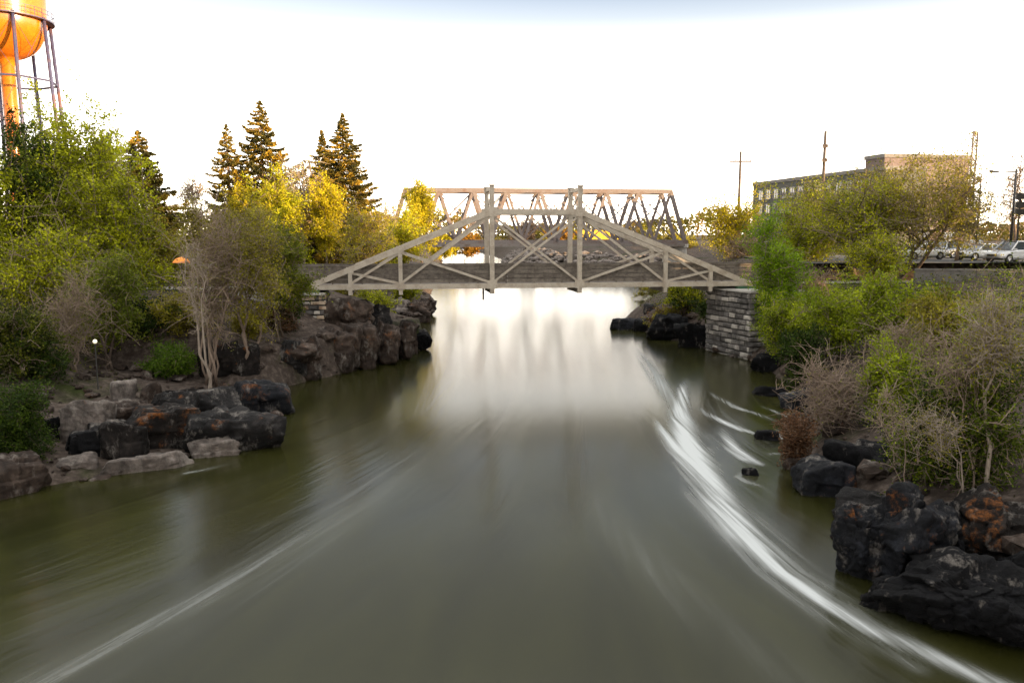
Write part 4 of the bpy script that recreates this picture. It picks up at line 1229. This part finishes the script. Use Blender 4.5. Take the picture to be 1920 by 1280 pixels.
k.lathe((0, 0, 0), [(TRr - .05, zbal), (TRr + .75, zbal), (TRr + .75, zbal + .12), (TRr - .05, zbal + .12)], 48)
for zz in (.6, 1.05): k.lathe((0, 0, 0), [(TRr + .70, zbal + zz), (TRr + .74, zbal + zz), (TRr + .74, zbal + zz + .05), (TRr + .70, zbal + zz + .05), (TRr + .70, zbal + zz)], 48)
for i in range(32):
    a = 2 * math.pi * i / 32
    k.box(((TRr + .72) * math.cos(a), (TRr + .72) * math.sin(a), zbal + .6), (.05, .05, 1.0), a)
k.build('balcony', M['tower_leg'], wt)

# ------------------------------------------------------------------ buildings
M['wall_grey'] = paint('grey_cladding', (0.06, 0.062, 0.055), (0.043, 0.043, 0.04), .8, .15)
M['wall_pink'] = paint('pinkish_brick', (0.13, 0.097, 0.09), (0.10, 0.073, 0.066), .85, .2)
M['wall_beige'] = paint('beige_render', (0.36, 0.31, 0.26), (0.30, 0.26, 0.21), .85, .2)
m, n, l, b = mat('window_glass')
b.inputs['Base Color'].default_value = (.05, .06, .07, 1); b.inputs['Roughness'].default_value = .06
b.inputs['Specular IOR Level'].default_value = .9
M['glass'] = m
M['frame'] = paint('window_frame', (.24, .235, .22), (.2, .195, .18), .6)
def building(name, label, p, q, depth, z0, z1, wm, rows, cols, win, sides=True, x_in=1.5, floor0=1.2, parap=.5):
    """p, q: ends of the front wall (left, right seen from the camera)"""
    p, q = Vector(p), Vector(q)
    L = (q - p).length; d = (q - p) / L
    rz = math.atan2(d.y, d.x)
    H = z1 - z0
    root = thing(name, label, 'building', (p.x, p.y, z0), rz)
    k = MB(); k.box((L / 2, depth / 2, H / 2 - .5), (L, depth, H + 1)); k.build('wall', M[wm], root)
    k = MB()
    k.box((L / 2, depth / 2, H + parap / 2 + .002), (L + .3, depth + .3, parap)); k.build('parapet', M['wall_dark'], root)
    ww, wh = win
    fh = (H - floor0 - .6) / rows
    def window(cx, cz, side):
        f = MB(); g = MB()
        if side == 0:
            for s in (-1, 1): f.box((cx + s * ww / 2, -.04, cz), (.12, .12, wh + .12))
            for s in (-1, 1): f.box((cx, -.043, cz + s * wh / 2), (ww - .13, .1, .12))
            f.box((cx, -.035, cz), (.07, .07, wh - .13))
            g.box((cx, -.01, cz), (ww - .13, .02, wh - .13))
        else:
            for s in (-1, 1): f.box((L + .04, cx + s * ww / 2, cz), (.12, .12, wh + .12))
            for s in (-1, 1): f.box((L + .043, cx, cz + s * wh / 2), (.1, ww - .13, .12))
            g.box((L + .01, cx, cz), (.02, ww - .13, wh - .13))
        w_ = f.build('window', M['frame'], root); g.build('pane', M['glass'], w_)
    for r_ in range(rows):
        for c_ in range(cols):
            window(x_in + (c_ + .5) * (L - 2 * x_in) / cols, floor0 + (r_ + .5) * fh, 0)
    return root, L, H
a0, a1 = at(1411, 390, 140), at(1656, 390, 106)
ob, L_, H_ = building('office_building', 'long grey office building with rows of small windows, stretching back behind the trees', (a0.x, a0.y), (a1.x, a1.y), 6, 5.9, 17.0, 'wall_grey', 4, 13, (1.5, 1.5))
k = MB(); k.box((L_ - 1.2, -.9, 4), (2.0, 1.8, 9.5)); k.build('stair_tower', M['concrete'], ob)
b0, b1 = at(1654, 380, 106.5), at(1813, 380, 109)
pb, L_, H_ = building('brick_building', 'tall pinkish flat-roofed brick building with a blank front wall beside the grey offices', (b0.x, b0.y), (b1.x, b1.y), 4, 5.9, 18.6, 'wall_pink', 1, 0, (1.4, 1.5))
for i in range(3):
    f = MB(); f.box((L_ * .2 + i * L_ * .3, -.03, 2.0), (1.9, .1, 2.4)); w_ = f.build('window', M['frame'], pb)
    g = MB(); g.box((L_ * .2 + i * L_ * .3, -.09, 2.0), (1.7, .03, 2.2)); g.build('pane', M['glass'], w_)
k = MB(); k.box((L_ * .45, -1.1, 3.6), (L_ * .5, 2.2, .35)); k.build('canopy', M['wall_dark'], pb)
# unseen block added beside the near right bank to shade river, banks and footbridge
building('added_shade_block', 'long beige unseen block added beyond the right edge to shade the river', (41, 36), (41, -45), 24, 5.5, 29, 'wall_beige', 6, 12, (1.6, 1.7))

# ------------------------------------------------------------------ poles, mast, lamps, signs
def pole(name, label, px, Y, top, r, arms, cat='utility pole', mt='pole'):
    a = at(px, top, Y); z0 = gz(a.x, Y)
    root = thing(name, label, cat, (a.x, Y, z0)); H = a.z - z0
    k = MB(); k.tube([(0, 0, -.4), (0, 0, H * .5), (0, 0, H)], [r, r * .85, r * .65], 8); k.build('pole', M[mt], root, smooth=True)
    for z, w in arms:
        k = MB(); k.box((0, -.14, H - z), (w, .12, .16))
        for s in (-.9, -.5, .5, .9): k.lathe((s * w / 2, -.14, H - z + .08), [(.05, 0), (.07, .06), (.05, .12), (.07, .18), (0, .22)], 6)
        k.build('crossarm', M[mt], root)
    return root, H
pole('utility_pole', 'wooden utility pole with one wide crossarm above the yellow tree', 1389, 98, 284, .22, [(1.2, 2.6)])
rt_, H_ = pole('utility_pole', 'tall slim utility pole without a wide crossarm, before the grey offices', 1548, 84, 246, .22, [(1.6, .5), (3.0, .5)])
# lattice mast
a = at(1828, 248, 130); z0 = gz(a.x, 130); H_ = a.z - z0
ms = thing('radio_mast', 'thin pale lattice mast right of the pink building', 'mast', (a.x, 130, z0))
k = MB(); tri = [(.42 * math.cos(R(90 + 120 * i)), .42 * math.sin(R(90 + 120 * i))) for i in range(3)]
for x, y in tri: k.tube([(x, y, -.3), (x, y, H_)], .13, 6)
k.build('mast_legs', M['rust_steel'], ms)
k = MB(); nz = int(H_ / .9)
for i in range(nz):
    for j in range(3):
        p, q = tri[j], tri[(j + 1) % 3]
        z_ = i * .9
        k.tube([(*p, z_), (*q, z_ + .9)], .07, 4); k.tube([(*p, z_), (*q, z_)], .06, 4)
k.build('lattice', M['rust_steel'], ms)
k = MB(); k.lathe((0, 0, H_), [(.3, -.6), (.34, -.5), (.34, .2), (.0, .3)], 10); k.build('antenna', M['steel'], ms)
# lamps
a = at(1840, 330, 74); z0 = gz(a.x, 74); H_ = a.z - z0
lp = thing('street_lamp', 'thin street lamp with round black heads at the edge of the car park', 'street lamp', (a.x, 74, z0))
k = MB(); k.tube([(0, 0, 0), (0, 0, H_)], [.10, .06], 8); k.lathe((0, 0, 0), [(.2, 0), (.2, .3), (.1, .4)], 10); k.build('pole', M['black'], lp, smooth=True)
for dx, dz in ((-.75, .15), (-.2, -.25), (-.22, -3.1)):
    k = MB(); k.tube([(0, 0, H_ + dz), (dx, 0, H_ + dz)], .035, 6); k.lathe((dx, 0, H_ + dz), [(0, -.22), (.16, -.16), (.22, 0), (.16, .16), (0, .22)], 12)
    k.build('lamp_head', M['black'], lp, smooth=False)
a = at(1906, 318, 70); z0 = gz(a.x, 70); H_ = a.z - z0
lp = thing('signal_pole', 'dark pole with a long side arm at the right frame edge', 'street lamp', (a.x, 70, z0))
k = MB(); k.tube([(0, 0, 0), (0, 0, H_)], [.13, .09], 8); k.build('pole', M['black'], lp, smooth=True)
k = MB(); k.tube([(0, 0, H_ - .2), (-2.3, 0, H_ - .1)], [.06, .04], 6); k.box((-1.9, 0, H_ - .2), (.7, .25, .12)); k.build('arm', M['black'], lp)
a = at(1914, 395, 69); z0 = gz(a.x, 69)
sg = thing('sign_board', 'stack of dark sign boxes on a post at the right frame edge', 'sign', (a.x, 69, z0))
zz = at(1914, 362, 69).z - z0
k = MB(); k.box((0, .2, zz / 2), (.12, .12, zz)); k.build('post', M['black'], sg)
for py in (368, 384, 397):
    k = MB(); k.box((0, 0, at(1914, py, 69).z - z0), (.9, .22, .5)); k.build('sign_box', M['black'], sg)
a = at(1803, 428, 96); z0 = gz(a.x, 96); zz = a.z - z0
sg = thing('sign_board', 'wide dark sign board standing before the foot of the pink building', 'sign', (a.x, 96, z0))
k = MB(); k.box((0, 0, zz), (1.6, .2, .7)); k.build('board', M['black'], sg)
for s in (-.6, .6):
    k = MB(); k.box((s, .05, zz / 2 - .2), (.1, .1, zz - .3)); k.build('post', M['black'], sg)
# garden lamp and umbrella hidden in the left thicket
M['lamp_glow'], n, l, b = mat('globe_lamp_glass')
b.inputs['Base Color'].default_value = (.9, .85, .7, 1); b.inputs['Emission Color'].default_value = (1, .85, .55, 1); b.inputs['Emission Strength'].default_value = 0.12
a = at(178, 640, 37.5); z0 = gz(a.x, 37.5)
lp = thing('garden_lamp', 'small round white lamp on a short post among the bushes', 'lamp', (a.x, 37.5, z0))
k = MB(); k.tube([(0, 0, -.1), (0, 0, a.z - z0 - .1)], .03, 8); k.build('post', M['black'], lp)
k = MB(); k.lathe((0, 0, a.z - z0), [(0.001, -.10)] + [(.10 * math.sin(t), -.10 * math.cos(t)) for t in np.linspace(.3, 2.9, 8)] + [(.001, .10)], 14); k.build('globe', M['lamp_glow'], lp, smooth=True)
M['orange_cloth'] = paint('orange_canvas', (.80, .27, .04), (.65, .2, .03), .8)
a = at(340, 488, 46.5); z0 = gz(a.x, 46.5)
um = thing('parasol', 'small orange canopy glowing among the grey-brown twigs', 'parasol', (a.x, 46.5, z0))
k = MB(); k.tube([(0, 0, 0), (0, 0, a.z - z0)], .03, 8); k.build('pole', M['pole'], um)
k = MB(); k.lathe((0, 0, a.z - z0), [(.50, -.15), (.51, -.12), (.34, .08), (.02, .2)], 10); k.build('canopy', M['orange_cloth'], um)

# ------------------------------------------------------------------ walls
def low_wall(name, label, pts, th, h, mt, cap, cat='wall'):
    root = thing(name, label, cat, (pts[0][0], pts[0][1], gz(*pts[0])))
    k, c = MB(), MB()
    for p, q in zip(pts, pts[1:]):
        L = math.dist(p, q); rz = math.atan2(q[1] - p[1], q[0] - p[0])
        ns = max(1, int(L / 3))
        for i in range(ns):
            t = (i + .5) / ns
            x, y = p[0] + (q[0] - p[0]) * t, p[1] + (q[1] - p[1]) * t
            zg = root.location.z
            k.box((x, y, zg + h / 2 - .4), (L / ns - .02, th, h + .8), rz)
            c.box((x, y, zg + h + cap / 2 + .003), (L / ns - .015, th + .12, cap), rz)
    k.build('wall_body', M[mt], root, root.location); c.build('coping', M[mt], root, root.location)
    return root
w0, w1, w2 = at(1715, 500, 61.5), at(1830, 500, 60.5), at(2050, 500, 59.5)
low_wall('parapet_wall', 'grey weathered parapet wall along the car park on the right bank', [(w0.x, w0.y), (w1.x, w1.y), (w2.x, w2.y)], .35, 1.0, 'wall_dark', .12)
w0, w1 = at(425, 590, 52), at(560, 590, 53.2)
low_wall('retaining_wall', 'low pale concrete wall behind the bushes left of the short stone pier', [(w0.x, w0.y), (w1.x, w1.y)], .5, .35, 'concrete', .15)

# ------------------------------------------------------------------ cars in the car park
M['tyre'] = paint('tyre_rubber', (.02, .02, .02), (.03, .03, .03), .9)
M['rim'] = paint('alloy_rim', (.45, .45, .46), (.35, .35, .36), .35, metal=.8)
M['lamp_clear'] = paint('headlight_glass', (.75, .76, .78), (.6, .6, .62), .15)
M['lamp_red'] = paint('tail_light_glass', (.35, .02, .02), (.25, .015, .015), .2)
M['trim'] = paint('black_trim', (.03, .03, .03), (.02, .02, .02), .5)
def car_paint(name, c):
    m, n, l, b = mat(name)
    b.inputs['Base Color'].default_value = (*c, 1); b.inputs['Roughness'].default_value = .3
    b.inputs['Coat Weight'].default_value = .6; b.inputs['Coat Roughness'].default_value = .08
    return m
CP = {k_: car_paint('car_paint_' + k_, c) for k_, c in dict(silver=(.5, .51, .53), white=(.78, .78, .77), blue=(.16, .2, .27), dark=(.05, .052, .06)).items()}
def loft(mb, secs):
    """secs: list of rings (same count) of points"""
    n_ = len(secs[0]); vs = [p for s in secs for p in s]; fs = []
    for i in range(len(secs) - 1):
        for j in range(n_):
            a, b_ = i * n_ + j, i * n_ + (j + 1) % n_
            fs.append((a, b_, b_ + n_, a + n_))
    fs.append(tuple(range(n_ - 1, -1, -1))); fs.append(tuple(range((len(secs) - 1) * n_, len(secs) * n_)))
    mb.add(vs, fs)
def car(label, col, loc, rz, suv=True, group='cars parked on the right bank'):
    root = thing('parked_car', label, 'car', loc, rz, group)
    h = 1.72 if suv else 1.45
    bl = 1.02 if suv else .88
    def sec(x, zb_, zt_, hw):
        pts = [(hw * .86, zb_), (hw * .98, zb_ + .12), (hw, zb_ + .38 * (zt_ - zb_)), (hw * .985, zt_ - .12), (hw * .9, zt_ - .02), (hw * .6, zt_)]
        return [(x, y, z) for y, z in pts] + [(x, -y, z) for y, z in reversed(pts)]
    k = MB()
    loft(k, [sec(-2.28, .5, .85, .72), sec(-2.2, .36, bl - .02, .84), sec(-1.9, .3, bl, .9), sec(-.9, .26, bl + .02, .92), sec(.6, .26, bl, .92), sec(1.2, .28, bl - .06, .91), sec(1.85, .32, bl - .16, .88), sec(2.2, .38, bl - .26, .8), sec(2.3, .46, bl - .34, .68)])
    def cab(x, z, hw): return [(x, hw, z), (x, -hw, z)]
    back0, back1, fr1, fr0 = (-2.1, -1.85, .3, 1.15) if suv else (-1.75, -.95, .25, 1.1)
    # roof and pillars
    rp = [(back1, .66), ((back1 + fr1) / 2, .69), (fr1, .65)]
    vs = []
    for x, hw in rp: vs += [(x, hw, h - .06), (x, hw * .8, h), (x, -hw * .8, h), (x, -hw, h - .06)]
    k.add(vs, [(0, 1, 5, 4), (1, 2, 6, 5), (2, 3, 7, 6), (4, 5, 9, 8), (5, 6, 10, 9), (6, 7, 11, 10), (0, 4, 8, 11, 7, 3)])
    for s in (-1, 1):
        k.bar((back0, s * .83, bl - .02), (back1, s * .64, h - .04), .1, .1); k.bar((fr0, s * .83, bl - .04), (fr1, s * .64, h - .04), .07, .09)
        k.bar((-.45, s * .85, bl - .02), (-.5, s * .67, h - .05), .09, .06)
    k.build('body', CP[col], root, smooth=False)
    g = MB()
    vb = [(back0 + .06, .81, bl - .02), (fr0 - .06, .81, bl - .02), (fr0 - .06, -.81, bl - .02), (back0 + .06, -.81, bl - .02)]
    vt = [(back1 + .03, .645, h - .07), (fr1 - .03, .635, h - .07), (fr1 - .03, -.635, h - .07), (back1 + .03, -.645, h - .07)]
    g.add(vb + vt, [(0, 1, 5, 4), (1, 2, 6, 5), (2, 3, 7, 6), (3, 0, 4, 7), (4, 5, 6, 7)])
    g.build('windows', M['glass'], root)
    for x in (-1.4, 1.42):
        for s in (-1, 1):
            t_ = MB(); y0, y1 = s * .70, s * .93
            def disc(mb, r0, r1, ya, yb, n_=18):
                vs = []
                for y in (ya, yb):
                    for r in (r0, r1):
                        vs += [(x + r * math.cos(2 * math.pi * j / n_), y, .35 + r * math.sin(2 * math.pi * j / n_)) for j in range(n_)]
                fs = []
                for j in range(n_):
                    a, b_ = j, (j + 1) % n_
                    fs += [(a, b_, n_ + b_, n_ + a), (2 * n_ + a, 2 * n_ + b_, 3 * n_ + b_, 3 * n_ + a), (n_ + a, n_ + b_, 3 * n_ + b_, 3 * n_ + a)]
                mb.add(vs, fs)
            disc(t_, .2, .35, y0, y1); w_ = t_.build('wheel', M['tyre'], root)
            r_ = MB(); disc(r_, .03, .205, s * .72, s * .905)
            for j in range(5): r_.bar((x, s * .91, .35), (x + .19 * math.cos(j * 1.257), s * .91, .35 + .19 * math.sin(j * 1.257)), .05, .03, up=(0, 1, 0))
            r_.build('rim', M['rim'], w_)
    for s in (-1, 1):
        q = MB(); q.box((2.14, s * .62, bl - .36), (.2, .3, .14), s * -.25); q.build('headlight', M['lamp_clear'], root)
        q = MB(); q.box((-2.17, s * .68, bl - .14), (.14, .2, .26), s * .2); q.build('tail_light', M['lamp_red'], root)
        q = MB(); q.box((.95, s * 1.0, bl + .05), (.12, .2, .14)); q.build('mirror', CP[col], root)
    q = MB(); q.box((2.27, 0, .58), (.08, .9, .2)); q.build('grille', M['trim'], root)
    q = MB(); q.box((0, 0, .27), (3.9, 1.6, .14)); q.build('underbody', M['trim'], root)
    return root
def cpos(px, Y): return (at(px, 480, Y).x, Y, 6.465)
car('silver sport utility car nearest to the parapet wall', 'silver', cpos(1898, 66.5), R(200))
car('white car parked left of the silver one behind the wall', 'white', cpos(1838, 72), R(195), False)
car('pale blue-grey car in the back row between two white cars', 'blue', cpos(1800, 78), R(190), True)
car('white car in the back row under the wide sign board', 'white', cpos(1755, 79), R(190), True)
car('white low car at the left end of the car park behind tree trunks', 'white', cpos(1725, 74), R(195), False)
car('dark car half hidden behind the silver one', 'dark', cpos(1935, 75), R(195), True)

# ------------------------------------------------------------------ far yellow freight car
M['yellow_paint'] = paint('yellow_paint', (.75, .48, .02), (.6, .36, .02), .5, .3)
a = at(1134, 445, 262)
fc = thing('freight_car', 'long yellow freight car beyond the railway bridge', 'freight car', (a.x, 262, 6.0), R(4))
k = MB(); k.box((0, 0, 2.65), (15, 3, 2.9))
for i in range(12): k.box((-6.9 + i * 1.25, -1.53, 2.65), (.12, .06, 2.7))
k.build('body', M['yellow_paint'], fc)
k = MB(); k.box((0, 0, .95), (15.4, 2.6, .4)); k.build('underframe', M['black'], fc)
for x in (-5.6, -3.8, 3.8, 5.6):
    k = MB()
    for y in (-.8, .8): k.tube([(x, y - .07, .5), (x, y + .07, .5)], .5, 14)
    k.tube([(x, -.8, .5), (x, .8, .5)], .08, 6)
    k.build('wheelset', M['black'], fc)
